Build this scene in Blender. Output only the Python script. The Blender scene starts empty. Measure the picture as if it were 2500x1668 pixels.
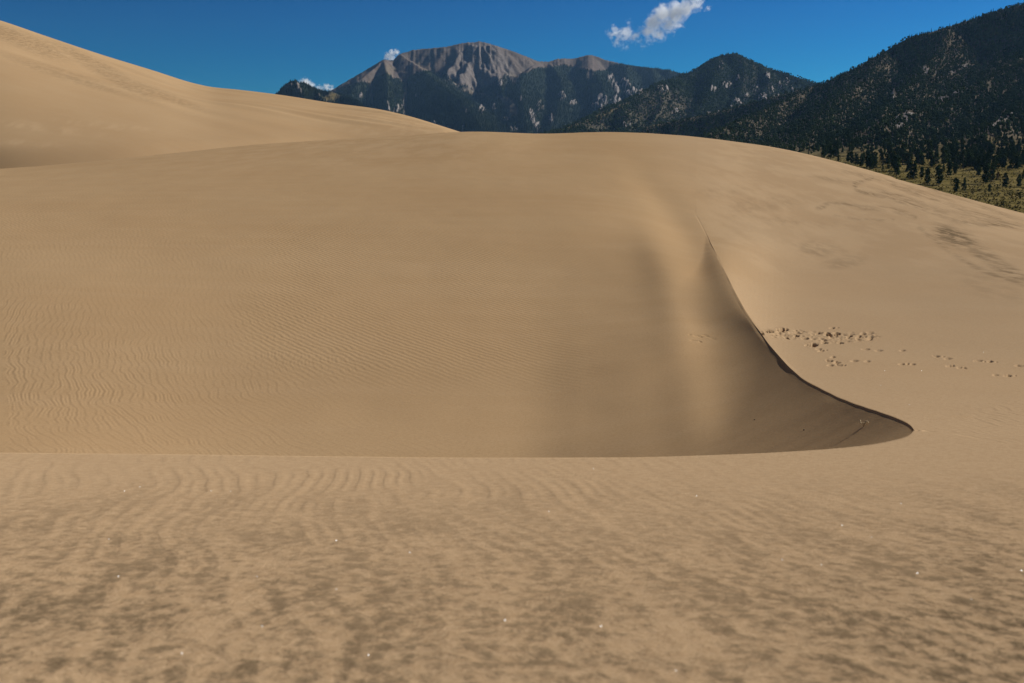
import bpy, bmesh, math, random
import numpy as np
from mathutils import Vector, Euler

# ------------------------------------------------------------------ camera, world, sun, exposure
SC = bpy.context.scene
COL = SC.collection
F = 2778.0                      # focal length in photograph pixels (2500 wide)
PITCH = math.radians(7.06)
CP, SP = math.cos(PITCH), math.sin(PITCH)

cam_d = bpy.data.cameras.new('camera')
cam = bpy.data.objects.new('camera', cam_d); COL.objects.link(cam)
cam.location = (0, 0, 0)
cam.rotation_euler = (math.radians(90) - PITCH, 0, 0)
cam_d.sensor_width = 36.0
cam_d.lens = 36.0 * F / 2500.0
cam_d.clip_start = 0.05
cam_d.clip_end = 60000
cam_d.dof.use_dof = True
cam_d.dof.focus_distance = 22.0
cam_d.dof.aperture_fstop = 8.0
SC.camera = cam

SUN_AZ = math.radians(63)       # to the right of the viewing direction (+Y towards +X)
SUN_EL = math.radians(34)
world = bpy.data.worlds.new('World'); SC.world = world; world.use_nodes = True
wn = world.node_tree; wn.nodes.clear()
w_out = wn.nodes.new('ShaderNodeOutputWorld')
w_bg = wn.nodes.new('ShaderNodeBackground')
sky = wn.nodes.new('ShaderNodeTexSky')
sky.sky_type = 'NISHITA'; sky.sun_disc = False
sky.sun_elevation = SUN_EL; sky.sun_rotation = SUN_AZ
sky.altitude = 2200; sky.air_density = 1.15; sky.dust_density = 0.12; sky.ozone_density = 4.0
hs = wn.nodes.new('ShaderNodeHueSaturation')
hs.inputs['Saturation'].default_value = 1.5; hs.inputs['Hue'].default_value = 0.477
wn.links.new(sky.outputs[0], hs.inputs['Color'])
sc0 = wn.nodes.new('ShaderNodeVectorMath'); sc0.operation = 'SCALE'; sc0.inputs['Scale'].default_value = 0.12
gm = wn.nodes.new('ShaderNodeGamma'); gm.inputs['Gamma'].default_value = 2.0
sc1 = wn.nodes.new('ShaderNodeVectorMath'); sc1.operation = 'SCALE'; sc1.inputs['Scale'].default_value = 0.95 / 0.12
wn.links.new(hs.outputs[0], sc0.inputs[0]); wn.links.new(sc0.outputs[0], gm.inputs[0])
wn.links.new(gm.outputs[0], sc1.inputs[0]); wn.links.new(sc1.outputs[0], w_bg.inputs[0])
w_bg.inputs[1].default_value = 0.052
wn.links.new(w_bg.outputs[0], w_out.inputs[0])

sun_d = bpy.data.lights.new('sun', 'SUN'); sun_d.energy = 4.8; sun_d.angle = math.radians(0.5)
sun_d.color = (1.0, 0.965, 0.90)
sun = bpy.data.objects.new('sun', sun_d); COL.objects.link(sun)
SUNV = Vector((math.sin(SUN_AZ) * math.cos(SUN_EL), math.cos(SUN_AZ) * math.cos(SUN_EL), math.sin(SUN_EL)))
sun.rotation_euler = SUNV.to_track_quat('Z', 'Y').to_euler()
sun.location = (40, 20, 60)

vs = SC.view_settings
vs.view_transform = 'Standard'; vs.look = 'None'; vs.gamma = 1.0; vs.exposure = 0.39
vs.use_curve_mapping = False
SC.render.engine = 'CYCLES'
SC.cycles.volume_bounces = 6
SC.cycles.max_bounces = 8
SC.cycles.use_denoising = True

rng = np.random.default_rng(11)
random.seed(11)

# ------------------------------------------------------------------ projection helpers
def tan_of(row):
    b = -(np.asarray(row, float) - 834.0) / F
    return (-SP + b * CP) / (CP + b * SP)
def az_of(px, row):
    b = -(np.asarray(row, float) - 834.0) / F
    return (np.asarray(px, float) - 1250.0) / F / (CP + b * SP)
def at(px, row, Y):
    return np.array([az_of(px, row) * Y, Y + 0 * np.asarray(px, float), tan_of(row) * Y])
def row_of(t):
    t = np.asarray(t, float)
    b = (SP + t * CP) / (CP - t * SP)
    return 834.0 - b * F
def project(x, y, z):
    t = z / y
    b = (SP + t * CP) / (CP - t * SP)
    return 1250.0 + F * (x / y) * (CP + b * SP), 834.0 - b * F

def sstep(a, b, x):
    t = np.clip((np.asarray(x, float) - a) / (b - a), 0, 1)
    return t * t * (3 - 2 * t)

def pchip(xs, ys, x):
    xs = np.asarray(xs, float); ys = np.asarray(ys, float); x = np.asarray(x, float)
    h = np.diff(xs); d = np.diff(ys) / h
    m = np.zeros_like(ys)
    if len(xs) == 2:
        m[:] = d[0]
    else:
        for i in range(1, len(xs) - 1):
            if d[i-1] * d[i] > 0:
                w1 = 2*h[i] + h[i-1]; w2 = h[i] + 2*h[i-1]
                m[i] = (w1 + w2) / (w1 / d[i-1] + w2 / d[i])
        m[0] = d[0]; m[-1] = d[-1]
    k = np.clip(np.searchsorted(xs, x) - 1, 0, len(xs) - 2)
    t = np.clip((x - xs[k]) / h[k], 0, 1)
    t2, t3 = t*t, t*t*t
    return ((2*t3 - 3*t2 + 1) * ys[k] + (t3 - 2*t2 + t) * h[k] * m[k]
            + (-2*t3 + 3*t2) * ys[k+1] + (t3 - t2) * h[k] * m[k+1])

def _hash(ix, iy, seed):
    n = (ix.astype(np.int64) * 374761393 + iy.astype(np.int64) * 668265263 + seed * 974711) & 0xffffffff
    n = ((n ^ (n >> 13)) * 1274126177) & 0xffffffff
    n = (n ^ (n >> 16)) & 0xffff
    return n / 65535.0
def perlin(x, y, seed=0):
    x = np.asarray(x, float); y = np.asarray(y, float)
    ix = np.floor(x); iy = np.floor(y); fx = x - ix; fy = y - iy
    u = fx*fx*fx*(fx*(fx*6-15)+10); v = fy*fy*fy*(fy*(fy*6-15)+10)
    def g(i, j, dx, dy):
        a = _hash(i, j, seed) * 2 * np.pi
        return np.cos(a) * dx + np.sin(a) * dy
    a = g(ix, iy, fx, fy); b = g(ix+1, iy, fx-1, fy)
    c = g(ix, iy+1, fx, fy-1); d = g(ix+1, iy+1, fx-1, fy-1)
    return (a + u*(b-a) + v*((c + u*(d-c)) - (a + u*(b-a)))) * 1.5
def fbm(x, y, oct=4, seed=0, gain=0.5):
    s = 0; a = 1.0; f = 1.0; tot = 0
    for o in range(oct):
        s = s + a * perlin(x*f + 17.3*o, y*f - 9.1*o, seed + o); tot += a; a *= gain; f *= 2.03
    return s / tot
def ridged(x, y, oct=4, seed=0, gain=0.5):
    s = 0; a = 1.0; f = 1.0; tot = 0
    for o in range(oct):
        s = s + a * (1 - 2*np.abs(perlin(x*f + 7.7*o, y*f + 3.1*o, seed + o))); tot += a; a *= gain; f *= 2.07
    return s / tot

# ------------------------------------------------------------------ mesh / material helpers
def link(o, parent=None):
    COL.objects.link(o)
    if parent is not None: o.parent = parent
    return o
def grid_mesh(name, X, Y, Z, mat, attrs=None):
    nr, nc = X.shape
    me = bpy.data.meshes.new(name)
    nv = nr * nc
    co = np.empty((nv, 3), np.float32)
    co[:, 0] = X.ravel(); co[:, 1] = Y.ravel(); co[:, 2] = Z.ravel()
    idx = np.arange(nv, dtype=np.int32).reshape(nr, nc)
    q = np.stack([idx[:-1, :-1], idx[:-1, 1:], idx[1:, 1:], idx[1:, :-1]], -1).reshape(-1, 4)
    me.vertices.add(nv); me.vertices.foreach_set('co', co.ravel())
    nq = len(q)
    me.loops.add(nq * 4); me.loops.foreach_set('vertex_index', q.ravel())
    me.polygons.add(nq); me.polygons.foreach_set('loop_start', np.arange(0, nq * 4, 4, dtype=np.int32))
    me.polygons.foreach_set('loop_total', np.full(nq, 4, np.int32))
    me.polygons.foreach_set('use_smooth', np.ones(nq, bool))
    me.update(calc_edges=True)
    for k, v in (attrs or {}).items():
        a = me.attributes.new(k, 'FLOAT', 'POINT'); a.data.foreach_set('value', np.asarray(v, np.float32).ravel())
    me.materials.append(mat)
    return me
def tri_mesh(name, verts, faces, mat, smooth=False):
    me = bpy.data.meshes.new(name)
    me.from_pydata([tuple(v) for v in verts], [], [tuple(f) for f in faces])
    if smooth:
        me.polygons.foreach_set('use_smooth', np.ones(len(me.polygons), bool))
    me.materials.append(mat); me.update()
    return me

class NT:
    def __init__(s, name):
        s.m = bpy.data.materials.new(name); s.m.use_nodes = True
        s.t = s.m.node_tree; s.t.nodes.clear()
    def n(s, typ, **kw):
        nd = s.t.nodes.new(typ)
        for k, v in kw.items():
            if k.startswith('i_'):
                key = k[2:]
                key = int(key) if key.isdigit() else key.replace('_', ' ')
                s.set(nd, key, v)
            else: setattr(nd, k, v)
        return nd
    def set(s, nd, key, v):
        if isinstance(v, bpy.types.NodeSocket): s.t.links.new(v, nd.inputs[key])
        else: nd.inputs[key].default_value = v
    def math(s, op, a, b=None, c=None, clamp=False):
        nd = s.t.nodes.new('ShaderNodeMath'); nd.operation = op; nd.use_clamp = clamp
        for i, v in enumerate((a, b, c)):
            if v is not None: s.set(nd, i, v)
        return nd.outputs[0]
    def mix(s, f, a, b):
        nd = s.t.nodes.new('ShaderNodeMix'); nd.data_type = 'RGBA'
        s.set(nd, 0, f); s.set(nd, 6, a); s.set(nd, 7, b)
        return nd.outputs[2]
    def ramp(s, v, lo, hi):
        nd = s.t.nodes.new('ShaderNodeMapRange'); nd.interpolation_type = 'SMOOTHSTEP'
        s.set(nd, 0, v); nd.inputs[1].default_value = lo; nd.inputs[2].default_value = hi
        return nd.outputs[0]
    def attr(s, name):
        return s.n('ShaderNodeAttribute', attribute_name=name).outputs['Fac']
    def noise(s, vec, scale, detail=3, rough=0.5):
        nd = s.n('ShaderNodeTexNoise'); s.set(nd, 'Vector', vec)
        nd.inputs['Scale'].default_value = scale; nd.inputs['Detail'].default_value = detail
        nd.inputs['Roughness'].default_value = rough
        return nd.outputs['Fac']
    def mapping(s, vec, rot=(0, 0, 0), scale=(1, 1, 1)):
        nd = s.n('ShaderNodeMapping'); s.set(nd, 'Vector', vec)
        nd.inputs['Rotation'].default_value = rot; nd.inputs['Scale'].default_value = scale
        return nd.outputs[0]
    def out(s, shader, vol=None):
        o = s.n('ShaderNodeOutputMaterial')
        if shader is not None: s.t.links.new(shader, o.inputs['Surface'])
        if vol is not None: s.t.links.new(vol, o.inputs['Volume'])
        return s.m
def C(r, g, b): return (r, g, b, 1.0)

def simple_mat(name, col, rough=0.9, var=0.25, scale=3.0):
    t = NT(name)
    g = t.n('ShaderNodeNewGeometry')
    f = t.noise(g.outputs['Position'], scale, 4, 0.6)
    c = t.mix(f, C(*[x * (1 - var) for x in col]), C(*[min(1, x * (1 + var)) for x in col]))
    b = t.n('ShaderNodeBsdfPrincipled', i_Base_Color=c, i_Roughness=rough)
    b.inputs['Specular IOR Level'].default_value = 0.15
    return t.out(b.outputs[0])

# ------------------------------------------------------------------ sand material
def sand_material():
    def S(r, g, b): return C(r, g * 0.965, b * 0.90)
    t = NT('sand')
    pos = t.n('ShaderNodeNewGeometry').outputs['Position']
    # broad tone of the sand
    big = t.noise(pos, 0.16, 3, 0.5)
    str1 = t.noise(t.mapping(pos, (0, 0, math.radians(-28)), (0.25, 1.6, 0.4)), 1.0, 4, 0.55)
    base = t.mix(t.ramp(big, 0.3, 0.7), S(0.400, 0.263, 0.135), S(0.428, 0.290, 0.154))
    base = t.mix(t.math('MULTIPLY', t.ramp(str1, 0.35, 0.75), 0.30), base, S(0.50, 0.352, 0.210))
    # the plateau and the near crest are coloured paler and greyer than the hollow
    base = t.mix(t.math('MULTIPLY_ADD', t.attr('tone'), 0.60, 0.40), base, t.mix(t.ramp(big, 0.3, 0.7), S(0.470, 0.335, 0.208), S(0.490, 0.358, 0.228)))
    # grain
    gr = t.noise(pos, 160.0, 2, 0.7)
    gr2 = t.noise(pos, 34.0, 2, 0.7)
    base = t.mix(t.math('MULTIPLY', t.ramp(gr, 0.3, 0.7), 0.35), base, S(0.30, 0.19, 0.10))
    base = t.mix(t.math('MULTIPLY', t.ramp(gr2, 0.35, 0.7), 0.30), base, S(0.29, 0.185, 0.10))
    # black mineral grains: soft streaks near the camera (attr near) and on the flank (attr dark)
    warp = t.n('ShaderNodeTexNoise'); t.set(warp, 'Vector', pos); warp.inputs['Scale'].default_value = 3.0
    wv = t.n('ShaderNodeVectorMath', operation='MULTIPLY_ADD')
    t.set(wv, 0, warp.outputs['Color']); wv.inputs[1].default_value = (0.12, 0.12, 0.0); t.set(wv, 2, pos)
    st = t.noise(t.mapping(wv.outputs[0], (0, 0, math.radians(14)), (1.25, 0.9, 1.0)), 25.0, 8, 0.72)
    st2 = t.noise(t.mapping(pos, (0, 0, math.radians(14)), (1.6, 0.6, 1.0)), 4.0, 3, 0.5)
    near = t.math('MULTIPLY', t.attr('near'), t.ramp(t.math('ADD', st, t.math('ADD', t.math('MULTIPLY', st2, 0.4), t.math('MULTIPLY', t.attr('rip'), -0.055))), 0.60, 0.86))
    fl = t.noise(t.mapping(wv.outputs[0], (0, 0, math.radians(-4)), (2.4, 0.55, 1.0)), 1.6, 6, 0.68)
    dark = t.math('MULTIPLY', t.attr('dark'), t.ramp(fl, 0.36, 0.62))
    blk = t.math('ADD', t.math('MULTIPLY', near, 0.84), t.math('MULTIPLY', dark, 0.85), clamp=True)
    col = t.mix(blk, base, S(0.108, 0.080, 0.050))
    pale = t.attr('pale')
    pl = t.noise(t.mapping(pos, (0, 0, math.radians(-4)), (1.6, 0.45, 1.0)), 0.6, 5, 0.6)
    col = t.mix(t.math('MULTIPLY', pale, t.ramp(pl, 0.42, 0.62)), col, S(0.54, 0.39, 0.245))
    h = t.math('ADD', t.math('MULTIPLY', gr, 0.0012), t.math('MULTIPLY', gr2, 0.003))
    h = t.math('ADD', h, t.math('MULTIPLY', t.math('MULTIPLY', st, t.attr('near')), 0.012))
    wt = t.n('ShaderNodeTexWave', wave_type='BANDS', bands_direction='X', wave_profile='SIN')
    t.set(wt, 'Vector', t.mapping(pos, (0, 0, math.radians(-35))))
    wt.inputs['Scale'].default_value = 2.9; wt.inputs['Distortion'].default_value = 3.6
    wt.inputs['Detail'].default_value = 3.0; wt.inputs['Detail Scale'].default_value = 1.1
    h = t.math('ADD', h, t.math('MULTIPLY', t.math('MULTIPLY', wt.outputs['Fac'], t.attr('fine')), 0.0055))
    bp = t.n('ShaderNodeBump', i_Height=h); bp.inputs['Strength'].default_value = 0.55
    bp.inputs['Distance'].default_value = 1.0
    b = t.n('ShaderNodeBsdfDiffuse', i_Color=col, i_Roughness=0.25, i_Normal=bp.outputs[0])
    return t.out(b.outputs[0])
M_SAND = sand_material()

# ------------------------------------------------------------------ sand dunes
SKY_PX = [-9000, -2500, -700, 0, 320, 640, 900, 1060, 1120, 1200, 1330, 1400, 1480, 1600, 1700, 1800, 1900, 2060, 2200, 2350, 2500, 2700, 3200, 5000, 11000]
SKY_RW = [520, 480, 440, 412, 385, 352, 336, 326, 321, 321.5, 327, 324, 322, 326, 334, 346, 360, 398, 438, 480, 521, 570, 660, 720, 720]
CRE_PX = [-9000, -600, 0, 400, 800, 1200, 1500, 1800, 2000, 2100, 2180, 2220, 2232]
CRE_RW = [1095, 1098, 1105, 1109, 1114, 1117.5, 1117, 1109, 1098, 1089, 1075, 1062, 1050]
RIM_PX = [2232, 2224, 2200, 2150, 2100, 2050, 2000, 1960, 1900, 1850, 1820, 1800, 1770, 1740, 1700]
RIM_RW = [1050, 1040, 1026, 1007, 991, 972, 948, 925, 868, 803, 758, 722, 660, 600, 525]

def plane_z(Y):
    return np.where(Y > 0, -0.5 - 0.118 * Y, -0.5 - 0.05 * Y)

# control columns of the inner slope (row, distance)
F_TAB = {
 -9000: [(1100,10.5),(1000,13),(850,16),(700,20.5),(620,26),(560,36),(530,50),(520,62)],
 -700: [(1100,10.5),(1000,13),(850,16),(700,20.5),(600,25.8),(520,35),(465,46),(440,60)],
 0:    [(1103,10.6),(1000,13),(850,16),(700,20.5),(600,25.5),(500,34),(440,46),(412,62)],
 640:  [(1112,11.1),(1000,13.4),(850,16.6),(700,21.4),(560,28.5),(460,38),(390,54),(352,78)],
 1250: [(1117,10.9),(1000,13.2),(850,16.6),(700,21.9),(560,28.5),(460,37),(390,49),(335,68),(325,80)],
 1440: [(1116,10.9),(1000,13.2),(850,16.6),(700,22.0),(560,28.7),(460,37.4),(390,49.8),(335,70),(323,82)],
 1720: [(1111,9.95),(1000,12.25),(900,14.9),(800,18.1),(700,23.15),(600,29.8),(500,37.8),(420,48.5),(360,64.5),(336,82)],
 1860: [(1108,9.6),(1000,12.3),(900,15.2),(800,18.9),(700,23.9),(600,31.1),(500,40.6),(420,53),(375,68),(355,80)],
 2000: [(1103,8.4),(1040,9.8),(960,11.9),(900,14.2),(800,18.5),(700,23.7),(600,32.5),(500,43),(420,57),(385,73)],
 2230: [(1100,7.8),(1040,9.3),(960,11.6),(900,13.8),(800,17.8),(700,23.2),(600,32),(500,45),(447,62)],
 2500: [(1090,7.2),(1000,9.6),(900,13),(800,16.8),(700,22.3),(600,33),(550,43),(521,57)],
 3200: [(1060,7.2),(900,11.2),(800,15.2),(720,21),(680,28),(660,36)],
 11000: [(1060,7.2),(920,11.2),(830,15.2),(760,21),(730,28),(720,36)],
}
P_RIGHT = {   # outer surface: plateau right of the hollow
 1700: [(525,35.5),(500,37.5),(420,48),(360,64),(334,82)],
 1850: [(803,16.8),(700,23.3),(600,31),(500,40.5),(420,53),(375,68),(353,80)],
 2000: [(948,9.5),(850,14.2),(780,18.2),(700,23.6),(600,32.5),(500,43),(420,57),(385,73)],
 2230: [(1048,6.05),(985,7.9),(930,10.1),(850,14.1),(780,18.0),(700,23.2),(600,32),(500,45),(447,62)],
 2500: [(1050,6.1),(985,7.9),(930,10.1),(850,13.7),(780,17.2),(700,22.3),(600,33),(550,43),(521,57)],
 3200: [(1060,6.0),(985,7.8),(900,11.2),(800,15.2),(720,21),(680,28),(660,36)],
 11000: [(1060,6.0),(985,7.8),(920,11.2),(830,15.2),(760,21),(730,28),(720,36)],
}
LY = np.linspace(math.log(1.0), math.log(260.0), 420)
YS = np.exp(LY)

def sky_row_at(A):
    px = 1250 + F * A
    for _ in range(6):
        r = pchip(SKY_PX, SKY_RW, px); b = -(r - 834) / F; px = 1250 + F * A * (CP + b * SP)
    return r

def extend(Yc, Zc):
    """values on YS through control points; past the last one the dune rolls over and falls away"""
    z = pchip(np.log(Yc), Zc, LY)
    Ye, Ze = Yc[-1], Zc[-1]; m = Ze / Ye
    d = np.maximum(YS - Ye, 0)
    c = 0.0045
    dm = (m + 0.45) / (2 * c)
    fall = np.where(d < dm, m*d - c*d*d, m*dm - c*dm*dm - 0.45*(d - dm))
    z = np.where(YS > Ye, Ze + fall, z)
    return z

def table(tab, plane_to=None):
    pxs = sorted(tab)
    A = []; rows = []
    for p in pxs:
        pts = tab[p]
        Yc = np.array([q[1] for q in pts], float); Zc = Yc * tan_of([q[0] for q in pts])
        if plane_to is None:
            Yc = np.concatenate([[1.0, Yc[0] * 0.75], Yc]); Zc = np.concatenate([[Zc[0] - 0.1, Zc[0] - 0.08], Zc])
        else:
            yp = np.array([1.0, 2.0, 3.0, 4.0, 5.0, 5.6]); 
            yp = yp[yp < Yc[0] - 0.3]
            if Yc[0] > 7.5 :
                yp = np.concatenate([yp, [6.4, 7.2]]) if Yc[0] > 8.5 else np.concatenate([yp, [6.2]])
            Yc = np.concatenate([yp, Yc]); Zc = np.concatenate([plane_z(yp), Zc])
        rows.append(extend(Yc, Zc)); A.append((p - 1250) / F)
    A = np.array(A); T = np.array(rows)
    # finer columns, smooth across
    Af = np.concatenate([np.linspace(A[0], -0.75, 40, endpoint=False), np.linspace(-0.75, 0.75, 330), np.linspace(0.75, A[-1], 41)[1:]])
    Tf = np.array([pchip(A, T[:, j], Af) for j in range(T.shape[1])]).T
    def blur(a, n, axis):
        k = np.exp(-0.5 * (np.arange(-3*n, 3*n+1) / n) ** 2); k /= k.sum()
        pad = [(0, 0), (0, 0)]; pad[axis] = (3*n, 3*n)
        p = np.pad(a, pad, mode='edge')
        out = np.zeros_like(a)
        for i, w in enumerate(k):
            sl = [slice(None), slice(None)]; sl[axis] = slice(i, i + a.shape[axis])
            out += w * p[tuple(sl)]
        return out
    return Af, blur(blur(Tf, 6, 0), 5, 1)

FA, FT = table(F_TAB)
ptab = {}
for p in (-9000, -700, 0, 640, 1250, 1440):
    ptab[p] = [q for q in F_TAB[p] if q[1] > 33]
ptab.update(P_RIGHT)
PA, PT = table(ptab, plane_to=True)
# floor of the hollow right of the middle: it rises to a low rib, dips, and meets the wall under the rim
OFF_PX = [1150, 1300, 1440, 1530, 1610, 1690, 1760, 1860, 2000, 2300]
OFF_Y = [7, 11, 13, 15.5, 18.5, 22, 26, 40]
OFF = np.array([[0, .02, .10, .18, .235, .225, .20, .19, .18, .18],
                [0, .02, .10, .18, .235, .225, .20, .19, .18, .18],
                [0, .02, .10, .18, .235, .225, .20, .19, .18, .18],
                [0, .02, .09, .165, .225, .215, .17, .15, .14, .14],
                [0, .01, .055, .11, .165, .155, .10, .06, .06, .06],
                [0, .00, .03, .06, .10, .09, .02, -.03, -.03, -.03],
                [0, 0, .00, .02, .04, .01, -.06, -.12, -.12, -.12],
                [0, 0, 0, 0, 0, 0, 0, 0, 0, 0]], float)
pxa = 1250 + F * FA * 0.99
oc = np.array([pchip(OFF_PX, r_, np.clip(pxa, 1150, 2300)) for r_ in OFF])
oc = np.array([pchip(OFF_Y, oc[:, j], np.clip(YS, 7, 40)) for j in range(len(FA))])
kk = np.exp(-0.5 * (np.arange(-12, 13) / 4.0)**2); kk /= kk.sum()
oc = np.array([np.convolve(np.pad(oc[:, j], 12, mode='edge'), kk, 'valid') for j in range(oc.shape[1])]).T
zc = np.array([np.interp(0.0, FA, FT[:, j]) for j in range(len(YS))])
wlow = (sstep(1200, 1420, pxa)[:, None]) * (1 - sstep(22, 33, YS))[None]
FT = FT * (1 - wlow) + (zc[None] + oc) * wlow
# keep the foreground exactly on its plane after smoothing
wpl = 1 - sstep(4.6, 6.4, YS)
PT = PT * (1 - wpl) + plane_z(YS) * wpl

# make the skyline exact
def fix_sky(A, T, skyrow):
    m = YS > 30
    act = (T[:, m] / YS[m]).max(1)
    want = tan_of(skyrow)
    w = sstep(30, 66, YS)
    return T + (want - act)[:, None] * YS[None, :] * w[None, :]
sr = sky_row_at(FA)
kk = np.exp(-0.5 * (np.arange(-8, 9) / 3.0)**2); kk /= kk.sum()
sr = np.convolve(np.pad(sr, 8, mode='edge'), kk, 'valid')
for _ in range(3):
    FT = fix_sky(FA, FT, sr); PT = fix_sky(PA, PT, sr)

def lookup(T, A, Y):
    ia = np.interp(A, FA, np.arange(len(FA))); iy = np.clip((np.log(np.maximum(Y, 1.0)) - LY[0]) / (LY[1] - LY[0]), 0, len(LY) - 1.001)
    i0 = np.clip(np.floor(ia).astype(int), 0, len(FA) - 2); j0 = np.floor(iy).astype(int)
    u = ia - i0; v = iy - j0
    return (T[i0, j0]*(1-u)*(1-v) + T[i0+1, j0]*u*(1-v) + T[i0, j0+1]*(1-u)*v + T[i0+1, j0+1]*u*v)
def zF(A, Y): return lookup(FT, A, Y)
A_F2, A_F3 = float(az_of(1735, 600)), float(az_of(1900, 600))
A_F0, A_F1 = float(az_of(1640, 600)), float(az_of(1795, 700))
def zP(A, Y):
    f, p = lookup(FT, A, Y), lookup(PT, A, Y)
    w = 1 - sstep(9, 16, Y) * (1 - sstep(A_F0, A_F1, A))
    w = w * (1 - sstep(20, 33, Y) * (1 - sstep(A_F2, A_F3, A)))
    return np.where(Y < 1.2, plane_z(Y), f + (p - f) * w)

def solve_on(zf, px, row, lo=1.5, hi=60):
    """distance where the outer surface is seen at (px,row)"""
    A = az_of(px, row); t = tan_of(row)
    Yt = np.exp(np.linspace(math.log(lo), math.log(hi), 900))
    res = []
    for a, tt in zip(np.atleast_1d(A), np.atleast_1d(t)):
        g = zf(np.full_like(Yt, a), Yt) - tt * Yt
        k = np.argmax(g >= 0)
        if k == 0: res.append(Yt[-1] if g[0] < 0 else lo); continue
        f = g[k-1] / (g[k-1] - g[k]); res.append(Yt[k-1] + f * (Yt[k] - Yt[k-1]))
    return np.atleast_1d(A), np.array(res)

cpx = np.concatenate([[-9000, -4000, -1500], np.linspace(-600, 2100, 60), np.linspace(2110, 2232, 26)])
cA, cY = solve_on(zP, cpx, pchip(CRE_PX, CRE_RW, cpx))
# rim as a smooth curve through its points, by arc length
rp = np.array(RIM_PX, float); rr = np.array(RIM_RW, float)
arc = np.concatenate([[0], np.cumsum(np.hypot(np.diff(rp), np.diff(rr)))])
ta = np.linspace(0, arc[-1], 170)
rpx, rrw = pchip(arc, rp, ta), pchip(arc, rr, ta)
rrw = rrw + 1.2 * perlin(ta * 0.03, ta * 0 + 1.7, 3) * sstep(0, 60, ta)
rA, rY = solve_on(zP, rpx, rrw)
TIP_A, TIP_Y = rA[0], 0.5 * (rY[0] + cY[-1])
cY[-1] = TIP_Y; rY[0] = TIP_Y; cA[-1] = TIP_A
END_A, END_Y = rA[-1], rY[-1]
poly = np.concatenate([np.stack([cA * cY, cY], 1), np.stack([rA * rY, rY], 1)[1:]])
polz = np.concatenate([zP(cA, cY), zP(rA, rY)[1:]])

def edge_dist(x, y):
    out = np.empty(x.size); oz = np.empty(x.size); oy = np.empty(x.size); xf, yf = x.ravel(), y.ravel()
    p0, p1 = poly[:-1], poly[1:]; d = p1 - p0; L = (d**2).sum(1) + 1e-12
    for s in range(0, x.size, 40000):
        X = xf[s:s+40000, None]; Yv = yf[s:s+40000, None]
        t = np.clip(((X - p0[:, 0]) * d[:, 0] + (Yv - p0[:, 1]) * d[:, 1]) / L, 0, 1)
        dd = (X - p0[:, 0] - t * d[:, 0])**2 + (Yv - p0[:, 1] - t * d[:, 1])**2
        k = dd.argmin(1); r_ = np.arange(len(k)); tk = t[r_, k]
        out[s:s+40000] = np.sqrt(dd[r_, k]); oz[s:s+40000] = polz[k] * (1 - tk) + polz[k + 1] * tk; oy[s:s+40000] = poly[k, 1] * (1 - tk) + poly[k + 1, 1] * tk
    return out.reshape(x.shape), oz.reshape(x.shape), oy.reshape(x.shape)

def wall(s, gap, fade):
    lip = 0.010 * sstep(0.05, 0.3, gap) * (1 - fade)
    s = s * s / (s + 0.9 * fade + 1e-6)          # towards its far end the rim rounds off into a shoulder
    q = np.maximum(s - lip, 0)
    return 1.05 * np.minimum(s, lip) + 0.33 * 0.9 * (1 - np.exp(-q / 0.9)) + 0.32 * q

def z_in(A, Y):
    f = zF(A, Y); p = zP(A, Y)
    s, ez, ey = edge_dist(A * Y, Y)
    fade = np.where(ey > 8, sstep(15.5, 23.0, ey), 0)
    gap = np.abs(ez - f)
    w = ez - wall(s, gap, fade)
    k = np.minimum(0.36, 0.85 * gap + 1e-4)
    h = np.clip(k - np.abs(w - f), 0, None) / k
    z = np.maximum(w, f) + h * h * k / 4
    f2 = np.where(ey > 8, sstep(27.0, 34.0, ey), 0)
    z = z * (1 - f2) + f * f2
    return np.where(A >= TIP_A, p, z)

# columns: dense inside the frame
pcols = np.concatenate([np.linspace(-9000, -1500, 10, endpoint=False), np.linspace(-1500, -330, 14, endpoint=False),
                        np.linspace(-330, 0, 40, endpoint=False), np.linspace(0, 1700, 690, endpoint=False),
                        np.linspace(1700, 2510, 400, endpoint=False), np.linspace(2510, 2850, 40, endpoint=False),
                        np.linspace(2850, 11000, 18)])
ACOL = (pcols - 1250) / F
NCOL = len(ACOL)
# crest distance per column, rim distance per column
YC = np.interp(ACOL, cA, cY)
o = np.argsort(rA)
YR = np.interp(ACOL, rA[o], rY[o])
left = ACOL < END_A
YR = np.where(left, END_Y * (1 + 0 * ACOL), YR)
right = ACOL >= TIP_A
dR = sstep(0, 0.1, ACOL - TIP_A)
YC = np.where(right, TIP_Y - 0.9 * dR, YC); YR = np.where(right, TIP_Y + 2.2 * dR, YR)
YR = np.maximum(YR, YC + 1e-4)

def resample(zf, Y0, Y1, n, nh=400, cap=None, minw=0.02):
    """n distances per column between Y0 and Y1, even in image rows"""
    u = np.linspace(0, 1, nh)[:, None]
    Yv = np.exp(np.log(Y0)[None] * (1 - u) + np.log(Y1)[None] * u)
    Z = zf(np.broadcast_to(ACOL, Yv.shape), Yv)
    r = row_of(Z / Yv)
    vis = np.minimum.accumulate(r, 0)
    dr = np.abs(np.diff(vis, axis=0)) + minw * np.abs(np.diff(r, axis=0)) + 1e-3 * (Y1 - Y0)[None] / nh + 1e-6
    dr = dr * (1 + 1.2 * sstep(775, 800, r[1:]) * (1 - sstep(890, 930, r[1:])) * sstep(0.15, 0.24, ACOL)[None])
    c = np.concatenate([np.zeros((1, NCOL)), np.cumsum(dr, 0)]); c /= c[-1]
    out = np.empty((n, NCOL)); tt = np.linspace(0, 1, n)
    for j in range(NCOL): out[:, j] = np.interp(tt, c[:, j], Yv[:, j])
    return out

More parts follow.
